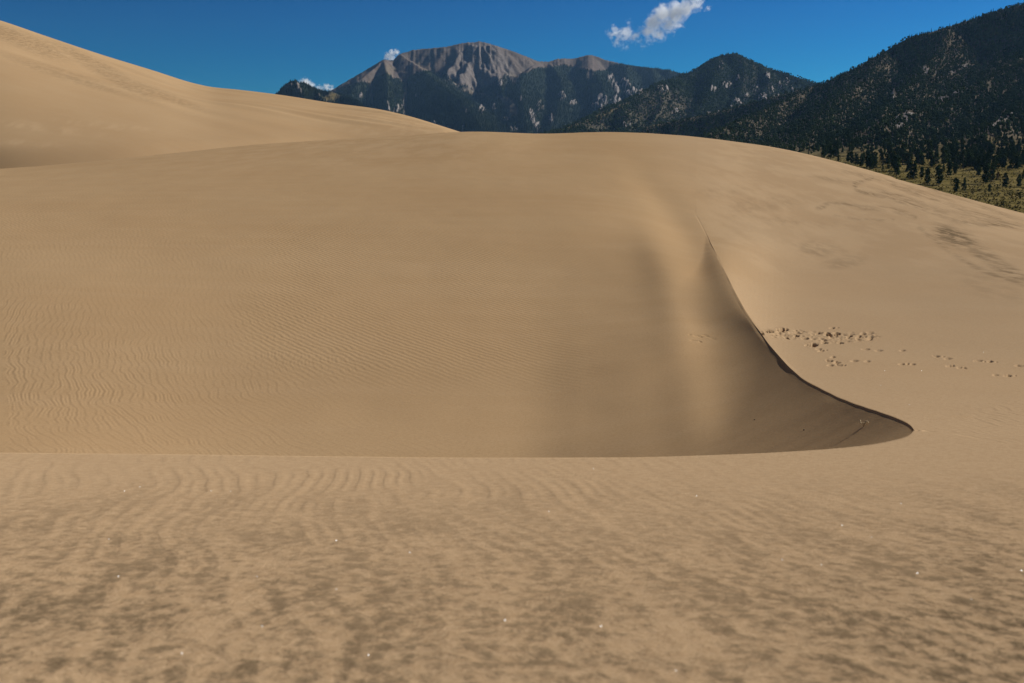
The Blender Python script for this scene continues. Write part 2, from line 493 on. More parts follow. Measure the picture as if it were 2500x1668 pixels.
one = np.ones(NCOL)
yA = resample(zP, 1.25 * one, YC, 215)
yB = resample(z_in, YC, YR, 390, nh=320, minw=0.06)
def z_out(A, Y): return np.where((A < END_A), zF(A, Y), zP(A, Y))
yC = resample(z_out, YR, 95 * one, 300)
ybeh = np.array([-140, -110, -80, -60, -45, -32, -22, -15, -10, -6, -3, -1.5, -0.6, 0.0, 0.3, 0.6, 0.85, 1.05])
yfar = np.array([97, 100, 105, 112, 120, 132, 146, 162, 180, 200, 225, 255])
GY = np.concatenate([np.repeat(ybeh[:, None], NCOL, 1), yA, yB[1:], yC[1:], np.repeat(yfar[:, None], NCOL, 1)])
GA = np.broadcast_to(ACOL, GY.shape)
nb, na, nB, nC = len(ybeh), 215, 389, 299
GZ = np.empty_like(GY)
s0 = nb + na
GZ[:s0] = zP(GA[:s0], GY[:s0])
GZ[s0:s0+nB] = z_in(GA[s0:s0+nB], GY[s0:s0+nB])
GZ[s0+nB:] = z_out(GA[s0+nB:], GY[s0+nB:])
GX = GA * np.maximum(GY, 0.6) + np.sign(GA) * np.maximum(np.abs(GA) - 0.62, 0) * 30 * np.exp(-np.maximum(GY, 0) / 25)
PX, ROW = project(GX, np.maximum(GY, 0.3), GZ)
inner = np.zeros(GY.shape, bool); inner[s0:s0+nB] = True
inner |= (GA < END_A) & (GY > YC[None])
inner &= GA < TIP_A

# --- fine relief of the sand: wind ripples, undulations, footprints
def ripple_field(x, y, kang, seed, lam, n=22):
    r = np.random.default_rng(seed); h = np.zeros_like(x)
    for i in range(n):
        a = kang + r.normal(0, 0.085); k = 2 * np.pi / lam * (1 + r.normal(0, 0.10))
        h += np.sin(k * (math.cos(a) * x + math.sin(a) * y) + r.uniform(0, 2*np.pi))
    return h / math.sqrt(n / 2)

def blob(cx, cy, rx, ry, ang=0.0, soft=0.5):
    c, s = math.cos(math.radians(ang)), math.sin(math.radians(ang))
    u = ((PX - cx) * c + (ROW - cy) * s) / rx; v = (-(PX - cx) * s + (ROW - cy) * c) / ry
    return 1 - sstep(1 - soft, 1 + soft, np.sqrt(u*u + v*v))

wx = GX + 0.10 * fbm(GX * 0.9, GY * 0.9, 2, 5) + 0.030 * fbm(GX * 2.2, GY * 2.6, 2, 15); wy = GY + 0.10 * fbm(GX * 0.9 + 40, GY * 0.9, 2, 6)
# wave direction (radians from +X) follows the wind round the hollow
kdir = np.radians(np.where(inner, np.interp(PX, [-300, 150, 500, 800, 1000, 1300, 1650], [25, 22, 20, 27, 36, 44, 40]), np.interp(PX, [1650, 1800, 2000, 2400], [24, 15, 8, -4])))
kdir = kdir + 0.20 * fbm(GX * 0.35, GY * 0.35, 2, 8) + np.radians(8) * sstep(900, 1080, ROW) * inner
# ripple strength
amp = np.interp(PX, [0, 800, 1150, 1350, 1480], [1.0, 0.9, 0.6, 0.25, 0.0])
amp = amp * (0.55 + 0.45 * sstep(-0.3, 0.3, fbm(GX * 0.3, GY * 0.22, 3, 21)))
amp = amp * sstep(400, 560, ROW) * np.where(inner, 1, 0)
amp = amp * (0.55 + 0.45 * (1 - sstep(930, 1100, ROW)))
edge = ROW + 26 * fbm(PX * 0.02, ROW * 0.03, 3, 31) + 30
prt = (sstep(560, 640, ROW) * (1 - sstep(770, 800, ROW)) * sstep(1690, 1730, PX)
       * (1 - sstep(-6, 6, PX - (1740 + (ROW - 560) * 0.93 + 40 * perlin(ROW * 0.022, ROW * 0 + 3.1, 4) + 25 * perlin(PX * 0.03, ROW * 0.04, 9)))))
amp = np.maximum(amp, 0.95 * prt * np.where(inner, 0, 1))
patch = blob(2370, 990, 130, 55, 18, 0.45) * sstep(-0.2, 0.3, fbm(PX * 0.012, ROW * 0.02, 3, 61) + 0.15)
amp = np.maximum(amp, 0.75 * patch)
rgt = (~inner) & (GY > 2.4) & ((GY > 5.5) | (PX > 1500))
amp = np.maximum(amp, np.where(rgt, 0.30 * sstep(-0.1, 0.4, fbm(GX * 0.25, GY * 0.2, 3, 77) + 0.12) * sstep(470, 640, ROW), 0))
amp = np.maximum(amp, np.where(rgt & (ROW > 930), 0.26 * sstep(1500, 1900, PX) * sstep(-.5, .2, fbm(GX * .5, GY * .4, 3, 17)), 0))
dirs = np.radians(np.arange(-18, 66, 7.0)); step = dirs[1] - dirs[0]
dYr = np.abs(np.gradient(GY, axis=0)) + 1e-6
amp = np.where((GY > 1.2) & (GY < YC[None]) & (np.abs(GA) < 0.6), 0.34 * sstep(1.9, 3.2, GY) * (0.3 + 0.7 * sstep(-.4, .3, fbm(GX * 1.2, GY * .9, 3, 18))) + 0.05, amp)
kdir = np.where((GY < YC[None]), np.radians(12) + 0.25 * fbm(GX * 0.8, GY * 0.6, 2, 28), kdir)
amp = amp * sstep(2.6, 4.6, 0.098 / (np.abs(np.cos(kdir) * GA + np.sin(kdir)) * dYr + 1e-9))
RIP = np.zeros_like(GX)
sel = (amp > 0.01) & (GY < 60) & (np.abs(GA) < 0.62)
xs, ys_, ks = wx[sel], wy[sel], kdir[sel]
def all_ripples(xq, yq):
    acc = np.zeros(xs.size); accw = np.zeros(xs.size)
    for i, d in enumerate(dirs):
        w = np.clip(1 - np.abs(ks - d) / step, 0, 1)
        if i == 0: w = np.where(ks < d, 1, w)
        if i == len(dirs) - 1: w = np.where(ks > d, 1, w)
        m = w > 0
        if m.any():
            acc[m] += w[m] * ripple_field(xq[m], yq[m], d, 100 + i, 0.098, 16)
            accw[m] += w[m]**2
    return np.tanh(0.9 * acc / np.sqrt(np.maximum(accw, 1e-6)))
acc = all_ripples(xs, ys_)
# steeper lee faces: the crests lean away from the wind
acc = all_ripples(xs + 0.020 * acc * np.cos(ks), ys_ + 0.020 * acc * np.sin(ks))
acc = acc + 0.25 * (acc * acc - 0.5)
RIP[sel] = acc
# broad soft undulations seen in the hollow
gc = pchip([340, 420, 500, 600, 700, 780], [1505, 1560, 1625, 1690, 1735, 1765], ROW); rc = pchip([480, 560, 700, 900, 1110], [1530, 1575, 1632, 1672, 1700], ROW)
und = np.where(np.abs(GA) < 0.4, 1, 0) * sstep(7.5, 11.0, GY) * GY * (
    -0.0027 * np.exp(-((PX - gc) / np.interp(ROW, [460, 760], [44, 52]))**2) * sstep(345, 560, ROW) * (1 - sstep(660, 780, ROW))
    + 0.0031 * np.exp(-((PX - rc) / np.interp(ROW, [560, 1100], [46, 70]))**2) * sstep(480, 680, ROW))
bump = 0.018 * fbm(GX * 0.45, GY * 0.3, 3, 41) * sstep(3, 9, GY) * np.where(inner, sstep(0.2, 1.5, GY - YC[None]), 0.6)
tips = np.where(GA < END_A, 1, sstep(0.0, 0.5, np.abs(GY - YR[None]))) * sstep(0.0, 0.5, np.abs(GY - YC[None]))
fg = 0.004 * fbm(GX * 5, GY * 3, 3, 51) * (1 - sstep(3.4, 4.4, GY)) * (GY > 0.8)
DZ = 0.0019 * amp * RIP + und + bump * tips + fg

# footprints: (px, row) of each print, dented into the surface
prints = [(2118,853,0),(2150,856,0),(2207,856,0),(2291,870,1),(2318,875,1),(2394,880,1),(2420,882,1),(2489,892,1),(2497,893,1),
          (2205,889,1),(2232,889,1),(2322,893,1),(2347,897,1),(2435,915,1),(2464,917,1),(2090,881,1),(2121,882,1),
          (2003,853,1),(2009,857,1),(2037,872,1),(2030,881,1),(2047,885,1),(2032,891,1),(2056,891,1),(2036,801,1)]
PR = np.random.default_rng(5)
DENT = np.zeros_like(DZ)
reg = (PX > 1840) & (PX < 2520) & (ROW > 780) & (ROW < 930) & (~inner) & (GY > 5)
px_, rw_ = PX[reg], ROW[reg]; dent = np.zeros(px_.size)
def pit(cx, cy, rx, ry, depth, rough=0.0):
    global dent
    u = (px_ - cx) / rx; v = (rw_ - cy) / ry
    d = np.sqrt(u*u + v*v)
    if rough: d = d + rough * perlin(px_ * 0.16 + cx, rw_ * 0.5 + cy, 3)
    dent = dent - depth * (1 - sstep(0.35, 1.0, d)) + 0.05 * depth * np.exp(-((d - 1.3) / 0.28)**2)
for cx, cy, kind in prints:
    L = PR.uniform(11, 17)
    pit(cx - 4, cy, L * 0.72, 2.5, 0.019, 0.25)
    if kind and PR.random() < 0.7:
        for q in range(4):
            pit(cx + PR.uniform(-L, L), cy + PR.uniform(-2, 2), 4, 1.5, 0.015, 0.2)
# the trampled stretch of sand at the top of the rim
big = [(1911,806,11,5.5,.10),(1879,811,9,4,.07),(1861,815,4,3,.05),(1944,822,6,4,.06),(2021,817,8,6,.09),(2043,816,9,5,.08),
       (2073,822,6,4,.07),(1986,844,9,6,.08),(1972,844,6,3,.05),(2013,838,7,3,.06),(2052,838,7,3,.06),(2108,816,7,4,.05),(2128,823,7,3,.05),
       (1966,827,7,3,.05),(2000,814,8,3,.04),(2025,826,9,3,.05)]
for cx, cy, rx, ry, dp in big: pit(cx, cy, rx * 1.3, ry * 0.85, dp * 0.85, 0.4)
for q in range(16):
    tt = PR.uniform(0, 1)
    pit(1900 + 230 * tt + PR.normal(0, 10), 812 + 22 * PR.uniform(-0.3, 0.9) , PR.uniform(4, 12), PR.uniform(1.3, 2.6), PR.uniform(0.010, 0.030), 0.5)
band = np.full(px_.size, 1e9)
for (x0, y0), (x1, y1) in zip(((1900, 818), (1950, 817), (2030, 826)), ((1950, 817), (2030, 826), (2120, 822))):
    L = (x1-x0)**2 + (y1-y0)**2; tt = np.clip(((px_-x0)*(x1-x0) + (rw_-y0)*(y1-y0))/L, 0, 1)
    band = np.minimum(band, np.hypot((px_-x0-tt*(x1-x0)) / 2.2, rw_-y0-tt*(y1-y0)))
ch = perlin(px_ * 0.045, rw_ * 0.19, 71) + 0.4 * perlin(px_ * 0.11, rw_ * 0.42, 72)
dent = dent - 0.050 * np.clip(ch - 0.06, 0, 0.6) * (1 - sstep(5, 15, band)) + 0.006 * perlin(px_ * 0.15, rw_ * 0.5, 73) * (1 - sstep(6, 18, band))
DENT[reg] = dent
# two short curved drag marks on the lit strip of the hollow
reg2 = (PX > 1640) & (PX < 1780) & (ROW > 780) & (ROW < 870) & inner
px_, rw_ = PX[reg2], ROW[reg2]; dent = np.zeros(px_.size)
for cx, cy, rx, ry, dp in ((1705, 826, 15, 1.8, .02), (1722, 823, 12, 1.6, .015), (1692, 838, 10, 1.6, .018), (1706, 839, 9, 1.6, .016), (1684, 824, 4, 1.8, .015), (1740, 829, 10, 1.5, .008)):
    pit(cx, cy, rx, ry, dp, 0.2)
DENT[reg2] += dent
GZ = GZ + DZ + DENT
# the dune runs out sideways and behind the camera
side = np.maximum(np.abs(GX) - 70, 0)
GZ = GZ - 0.006 * side**2 - np.where(GY < -45, 0.006 * (GY + 45)**2, 0)
GZ = np.maximum(GZ, -60)

near = (1 - sstep(2.9, 4.3, GY)) * np.interp(GY, [0, 1.4, 1.9, 2.4, 3.0], [1, 1, 0.95, 0.72, 0.45])
near = near * np.interp(PX, [0, 700, 1700, 2100, 2500], [1, 0.85, 0.75, 0.9, 1.15])
dark = np.zeros_like(GX)
for cx, cy, rx, ry, ang, v in ((2330,578,55,22,22,.95),(2400,620,75,16,33,.7),(2460,660,60,14,25,.7),(2455,548,45,7,8,.85),(2390,536,60,7,10,.55),
        (2190,478,60,6,15,.55),(2130,508,90,5,8,.5),(2010,505,14,5,-20,.8),(1990,610,45,18,5,.45),(2060,640,50,14,-8,.35),(2180,512,40,5,12,.6),
        (2260,455,80,8,18,.5),(2330,480,90,8,18,.45),(2250,500,110,12,17,.35),(2150,440,60,5,8,.35),(2040,440,60,6,8,.3),(1850,500,90,18,-5,.22),(1760,470,60,14,-5,.18),
        (1900,540,120,10,6,.2),(2420,700,90,30,20,.18)):
    dark = np.maximum(dark, v * blob(cx, cy, rx, ry, ang, 0.55))
def line(pts, w, v):
    d = np.full(PX.shape, 1e9)
    for (x0, y0), (x1, y1) in zip(pts[:-1], pts[1:]):
        L = (x1-x0)**2 + (y1-y0)**2; t = np.clip(((PX-x0)*(x1-x0) + (ROW-y0)*(y1-y0))/L, 0, 1)
        d = np.minimum(d, np.hypot(PX-x0-t*(x1-x0), ROW-y0-t*(y1-y0)))
    return v * np.exp(-(d / w)**2) * (GY > 12)
for pts, w, v in (([(1995,508),(2020,496),(2060,498),(2110,509),(2170,513),(2235,531)],4,.6),
                  ([(2130,436),(2085,448),(2092,466),(2170,482),(2260,512),(2330,537),(2385,549),(2482,549)],5,.8),
                  ([(2035,527),(2090,536),(2180,538)],3,.5),([(2245,556),(2285,588),(2330,622),(2380,652),(2440,677),(2500,694)],6,.6),
                  ([(2180,452),(2260,480),(2350,512),(2440,538)],7,.6),([(2300,448),(2400,488),(2485,515)],5,.55),
                  ([(2060,420),(2160,440),(2260,470),(2330,490)],6,.4),([(2400,505),(2450,525),(2495,540)],5,.6),
                  ([(1990,600),(2050,606),(2070,625),(2030,640)],8,.3)):
    dark = np.maximum(dark, line(pts, w, v))
pale = np.where(inner, 0.25 * sstep(1600, 1000, PX) * (1 - sstep(330, 470, ROW)), 0.35 * (1 - sstep(560, 760, ROW)) * sstep(1650, 1800, PX))
side_ = sstep(-70, 170, PX - np.interp(ROW, [300, 525, 722], [1540, 1670, 1790]))
tone = np.where(GY > 9, np.where(ROW < 722, side_, np.where(inner, side_ * sstep(790, 722, ROW) * 0, 1.0)), np.where(inner, 0.0, 1.0))
tone = np.where(inner & (ROW < 800) & (ROW >= 700), side_ * (1 - sstep(700, 760, ROW)), tone)
tone = np.where((~inner) & (GY > 9), np.maximum(tone, sstep(600, 722, ROW)), tone)
fine = np.where(inner, 1, 0) * sstep(500, 700, PX) * (1 - sstep(1380, 1560, PX)) * sstep(400, 520, ROW) * (1 - sstep(840, 1000, ROW)) * (0.4 + 0.6 * sstep(-.3, .3, fbm(GX * .35, GY * .2, 3, 33)))
fine = np.maximum(fine, np.where(inner, 0.5, 0) * (1 - sstep(500, 700, PX)) * sstep(395, 450, ROW) * (1 - sstep(520, 640, ROW)))
fine = np.maximum(fine, np.where((~inner) & (GY > 12), 0.7, 0) * sstep(-.2, .25, fbm(GX * .3, GY * .12, 3, 34)) * sstep(480, 560, ROW))
sand_me = grid_mesh('sand_dune', GX, GY, GZ, M_SAND, {'near': near, 'dark': dark, 'pale': pale, 'tone': tone, 'rip': RIP * (GY < 5.5), 'fine': fine})
dune = link(bpy.data.objects.new('sand_dune', sand_me)); dune['kind'] = 'structure'

def sand_hit(px, row):
    """point of the built dune seen at (px,row): nearest grid vertex"""
    m = (np.abs(PX - px) < 6) & (np.abs(ROW - row) < 6) & (GY > 0.5) & (GY < 100)
    ii = np.argwhere(m)
    d = (PX[m] - px)**2 + (ROW[m] - row)**2
    k = ii[np.argmin(d)]
    return np.array([GX[k[0], k[1]], GY[k[0], k[1]], GZ[k[0], k[1]]])

# ------------------------------------------------------------------ the big dune on the left
LSK_PX = [-3000, -900, -300, 0, 106, 240, 370, 480, 520, 580, 640, 700, 800, 920, 1000, 1060, 1120, 1180, 1300, 1500]
LSK_RW = [-330, -140, -30, 50, 86, 131, 171, 205, 213, 219, 226, 234, 250, 266, 284, 302, 321, 340, 380, 430]
LPX = np.concatenate([np.linspace(-3000, -330, 30, endpoint=False), np.linspace(-330, 1500, 470)])
def left_dune():
    A = (LPX - 1250) / F
    px = LPX.copy()
    for _ in range(6):
        r = pchip(LSK_PX, LSK_RW, px); b = -(r - 834) / F; px = 1250 + F * A * (CP + b * SP)
    tz = tan_of(r)
    k_ = np.exp(-0.5 * (np.arange(-36, 37) / 12.0)**2); k_ /= k_.sum()
    sm = lambda a: np.convolve(np.pad(a, 36, mode='edge'), k_, 'valid')
    Yr = sm(pchip([-3000, 0, 520, 900, 1120, 1500], [150, 165, 185, 165, 135, 120], LPX))
    Yb = sm(pchip([-3000, 0, 300, 640, 900, 1060, 1500], [70, 76, 80, 90, 100, 102, 104], LPX))
    rb = sm(pchip([-3000, 0, 300, 640, 900, 1060, 1120, 1500], [470, 428, 398, 368, 350, 342, 336, 440], LPX))
    n1, n2 = 190, 30
    t = np.linspace(0, 1, n1)[:, None]
    u = np.linspace(0, 1, n2)[1:, None]
    zb, zr = Yb * tan_of(rb), Yr * tz
    # steep foot, gentle crest: profile height fraction along the way up
    g = sm(pchip([-3000, 0, 640, 1000, 1500], [1.25, 1.25, 1.3, 1.2, 1.0], LPX))
    prof = 1 - (1 - t) ** (1.0 + 0.75 * g) 
    prof = 0.72 * prof + 0.28 * (t + 0 * g)
    prof = prof + 0.06 * np.sin(np.pi * t) * np.sin(2 * np.pi * (t * 1.2 + 0.15))
    Yf = Yb + (Yr - Yb) * t; Zf = zb + (zr - zb) * prof
    # keep everything below the skyline ray
    Zf = np.minimum(Zf, Yf * tz - (0.012 * (Yr - Yf)) )
    hf = sm(pchip([-3000, 0, 300, 640, 900, 1500], [1.35, 1.25, 0.95, 0.5, 0.1, 0.0], LPX))
    Zf = Zf - hf * (1 - sstep(1.2, 4.4, Yf - Yb))
    Zf = np.minimum(Zf, Yf * tz - (0.012 * (Yr - Yf)))
    Ybk = Yr + 160 * u; d = Ybk - Yr
    m = tz
    Zbk = zr + np.minimum(m, 0.12) * d * np.exp(-d / 30) * 0.3 - 0.004 * d**2 - 0.05 * d
    # approach in front of the foot
    v = np.linspace(0, 1, 14)[:-1, None]
    Yn = Yb - 40 * (1 - v); Zn = zb - 9 * (1 - v)**1.6 - 1.0 * (1 - v)
    Y = np.concatenate([Yn, Yf, Ybk]); Z = np.concatenate([Zn, Zf, Zbk])
    Ag = np.broadcast_to(A, Y.shape); X = Ag * Y
    Z = Z + 0.35 * fbm(X * 0.035, Y * 0.03, 3, 91) * sstep(0, 25, np.broadcast_to(Yr, Y.shape) - Y) * (Y > Yb)
    Z = Z + 0.05 * ripple_field(X + 3 * fbm(X*.03, Y*.03, 2, 3), Y, 1.1, 7, 5.5) * sstep(4, 20, np.broadcast_to(Yr, Y.shape) - Y) * sstep(0, 8, Y - Yb) * sstep(-.1, .4, fbm(X * .02, Y * .05, 2, 19))
    px2, rw2 = project(X, Y, Z)
    def bl(cx, cy, rx, ry, ang, soft=.5):
        c, s = math.cos(math.radians(ang)), math.sin(math.radians(ang))
        a = ((px2-cx)*c + (rw2-cy)*s)/rx; q = (-(px2-cx)*s + (rw2-cy)*c)/ry
        return 1 - sstep(1-soft, 1+soft, np.sqrt(a*a+q*q))
    dk = np.maximum.reduce([.5*bl(60,100,110,20,22), .42*bl(250,170,140,16,30), .35*bl(380,225,120,10,20), .3*bl(150,180,150,14,17)])
    pl = np.maximum.reduce([.35*bl(90,310,160,10,8), .3*bl(250,305,120,8,6), .3*bl(60,350,90,7,3), 0.25*sstep(700, 1000, px2)*(rw2 < 330)])
    me = grid_mesh('sand_dune', X, Y, Z, M_SAND, {'near': np.zeros_like(X), 'dark': dk, 'pale': pl, 'tone': np.full_like(X, 0.3)})
    o = link(bpy.data.objects.new('sand_dune', me)); o['kind'] = 'structure'
left_dune()

# ------------------------------------------------------------------ ground sheet
def ground():
    t = NT('dry_grass_ground')
    pos = t.n('ShaderNodeNewGeometry').outputs['Position']
    f = t.noise(pos, 0.02, 5, 0.6); g = t.noise(pos, 0.4, 4, 0.6)
    c = t.mix(f, C(0.17, 0.14, 0.06), C(0.26, 0.21, 0.10)); c = t.mix(t.math('MULTIPLY', g, 0.5), c, C(0.08, 0.08, 0.03))
    b = t.n('ShaderNodeBsdfDiffuse', i_Color=c)
    m = t.out(b.outputs[0])
    xs = np.linspace(-9000, 9000, 61); ys = np.linspace(-260, 9700, 61)
    X, Y = np.meshgrid(xs, ys); Z = np.full_like(X, -46.0) + 2.0 * fbm(X * 0.002, Y * 0.002, 2, 4)
    o = link(bpy.data.objects.new('ground', grid_mesh('ground', X, Y, Z, m))); o['kind'] = 'structure'
ground()

# ------------------------------------------------------------------ mountains
def mountain_material():
    t = NT('mountain_slope')
    pos = t.n('ShaderNodeNewGeometry').outputs['Position']
    n1 = t.noise(pos, 0.012, 6, 0.65); n2 = t.noise(pos, 0.07, 5, 0.65); n3 = t.noise(pos, 0.0025, 3, 0.5)
    tun = t.mix(t.ramp(n1, 0.3, 0.7), C(0.092, 0.074, 0.060), C(0.138, 0.112, 0.092))
    tun = t.mix(t.math('MULTIPLY', t.ramp(n3, 0.45, 0.7), 0.5), tun, C(0.135, 0.100, 0.082))
    rock = t.mix(t.ramp(n2, 0.3, 0.7), C(0.10, 0.09, 0.083), C(0.33, 0.295, 0.27))
    forest = t.mix(t.ramp(n2, 0.3, 0.7), C(0.014, 0.020, 0.013), C(0.032, 0.038, 0.022))
    scree = t.mix(t.ramp(n2, 0.3, 0.7), C(0.07, 0.060, 0.038), C(0.195, 0.158, 0.112))
    grass = t.mix(t.ramp(n2, 0.35, 0.68), C(0.075, 0.060, 0.018), C(0.180, 0.138, 0.052))
    col = t.mix(t.attr('scree'), tun, scree)
    col = t.mix(t.attr('forest'), col, forest)
    col = t.mix(t.attr('grass'), col, grass)
    col = t.mix(t.attr('rock'), col, rock)
    h = t.math('ADD', t.math('MULTIPLY', n2, 6.0), t.math('MULTIPLY', n1, 14.0))
    bp = t.n('ShaderNodeBump', i_Height=h); bp.inputs['Strength'].default_value = 0.6; bp.inputs['Distance'].default_value = 1.0
    b = t.n('ShaderNodeBsdfDiffuse', i_Color=col, i_Normal=bp.outputs[0])
    return t.out(b.outputs[0])
M_MTN = mountain_material()

def seg_height(X, Y, ridges):
    """highest of many tents; returns height and distance to its ridge"""
    best = np.full(X.shape, -1e9); bd = np.zeros(X.shape)
    for pts, k in ridges:
        P = np.array([at(*p) for p in pts])
        for a, b in zip(P[:-1], P[1:]):
            d = b[:2] - a[:2]; L = (d**2).sum() + 1e-9
            t = np.clip(((X - a[0]) * d[0] + (Y - a[1]) * d[1]) / L, 0, 1)
            dist = np.hypot(X - a[0] - t * d[0], Y - a[1] - t * d[1])
            z = a[2] + t * (b[2] - a[2]) - k * dist
            m = z > best
            best = np.where(m, z, best); bd = np.where(m, dist, bd)
    return best, bd

def ell(px, rw, lst, soft=0.6):
    m = np.zeros_like(px)
    for e in lst:
        cx, cy, rx, ry = e[:4]; ang = math.radians(e[4]) if len(e) > 4 else 0; v = e[5] if len(e) > 5 else 1.0
        c, s = math.cos(ang), math.sin(ang)
        u = ((px-cx)*c + (rw-cy)*s)/rx; q = (-(px-cx)*s + (rw-cy)*c)/ry
        m = np.maximum(m, v * (1 - sstep(1-soft, 1+soft, np.sqrt(u*u+q*q))))
    return m

MOUNT = {}
def build_mountain(key, pxr, npx, yr, ny, ridges, sky_line, base, gully, paint):
    A = np.linspace((pxr[0]-1250)/F, (pxr[1]-1250)/F, npx)
    Yl = np.exp(np.linspace(math.log(yr[0]), math.log(yr[1]), ny))
    Y = np.repeat(Yl[:, None], npx, 1); Ag = np.broadcast_to(A, Y.shape); X = Ag * Y
    Z, D = seg_height(X, Y, ridges)
    for amp, sx, sy, oc, sd in gully:
        Z = Z + amp * (D / (D + amp * 3.0)) * (ridged(X * sx, Y * sy, oc, sd) - 0.25)
    if base is not None:
        Zb = base(X, Y, Ag)
        k = 14.0 
        h = np.clip(k - np.abs(Z - Zb), 0, None) / k
        Z = np.maximum(Z, Zb) + h*h*k/4
    px, rw = project(X, Y, Z)
    at_ = paint(X, Y, Z, px, rw, D)
    if 'lift' in at_: Z = Z + at_.pop('lift')
    # exact skyline: shift the angle of each column to the photographed one
    if sky_line is not None:
        spx, srw = sky_line
        pc = 1250 + F * A
        for _ in range(6):
            r = np.interp(pc, spx, srw); b = -(r - 834)/F; pc = 1250 + F * A * (CP + b*SP)
        act = (Z / Y).max(0); want = tan_of(r)
        n = np.array([perlin(A * 900, A * 0 + 2.2, 5), perlin(A * 2300, A * 0 + 7.7, 6)])
        jit = (1.2 * n[0] + 0.8 * n[1]) / F
        ok = (pc > spx[0]) & (pc < spx[-1])
        dlt = np.where(ok, want + jit - act, 0)
        if not ok.all():
            ki = np.where(ok)[0]
            dlt = np.interp(np.arange(npx), ki, dlt[ki])
        w = sstep(0.0, 1.0, (Z / Y - 0.02) / np.maximum(act - 0.02, 0.02))
        Z = Z + dlt[None] * Y * w
    for k_ in ('forest', 'rock', 'grass', 'scree'): at_.setdefault(k_, np.zeros_like(X))
    px, rw = project(X, Y, Z)
    me = grid_mesh('mountain', X, Y, Z, M_MTN, {k_: at_[k_] for k_ in ('forest', 'rock', 'grass', 'scree')})
    o = link(bpy.data.objects.new('mountain', me)); o['kind'] = 'structure'
    MOUNT[key] = dict(X=X, Y=Y, Z=Z, px=px, row=rw, **at_)
    return o

# --- the high grey peak
M1_SKY = ([778,800,820,850,900,936,950,960,975,1008,1050,1093,1120,1144,1158,1169,1185,1202,1246,1287,1314,1341,1362,1402,1420,1436,1445,1460,1477,1531,1593,1634,1661,1700,1800],
          [242,226,214,196,167,145,146.5,148,132,122.5,118,114,107,103.5,104,101,104,109,123,139,150,150.5,143.5,143.5,138,134.5,134.5,139,146.5,158.5,166.5,171,179,185,205])
M1_R = [
 ([(760,255,7600),(820,214,7700),(850,196,7800),(900,167,7900),(936,145,7950),(950,147,8050),(975,132,8250),(1008,122,8350),(1093,114,8300),(1144,104,8300),(1169,101,8300),(1202,109,8250),(1246,123,8250),(1287,139,8300),(1314,150,8350),(1362,143,8500),(1402,143,8600),(1440,134,8600),(1477,146,8500),(1531,158,8400),(1593,166,8300),(1634,171,8200),(1700,180,8100),(1850,215,8000)], .62),
 ([(936,146,7950),(905,172,7600),(868,205,7200),(846,250,6700),(840,330,6000)], .62),
 ([(936,146,7950),(945,178,7400),(948,215,6900),(948,260,6300),(950,330,5700)], .72),
 ([(975,132,8250),(1020,162,7700),(1050,185,7200),(1090,215,6600),(1140,255,6000),(1190,330,5300)], .62),
 ([(1169,101,8300),(1150,140,8000),(1135,185,7700),(1100,205,7450)], .85),
 ([(1169,101,8300),(1195,150,7950),(1215,185,7650),(1225,215,7300),(1230,235,7000)], .85),
 ([(1144,104,8300),(1115,150,8000),(1095,180,7750)], .85),
 ([(1314,150,8350),(1290,172,7800),(1270,200,7300),(1275,240,6700),(1290,330,5800)], .60),
 ([(1341,150,8400),(1370,190,7700),(1372,232,7000),(1355,290,6200),(1330,330,5700)], .62),
 ([(1440,134,8600),(1440,165,8000),(1470,200,7300),(1480,245,6700),(1430,320,5800)], .62),
 ([(1531,158,8400),(1530,190,7800),(1545,225,7100),(1540,270,6500)], .62),
 ([(1593,166,8300),(1600,200,7700),(1600,240,7000)], .62),
]
TL_PX = [700,790,830,860,885,903,915,945,970,988,1000,1035,1075,1120,1165,1195,1210,1235,1255,1270,1300,1330,1380,1420,1450,1480,1490,1530,1900]
TL_RW = [225,240,215,205,196,205,187,179,188,208,188,171,184,208,224,214,199,190,205,184,170,161,159,170,174,172,158,152,100]
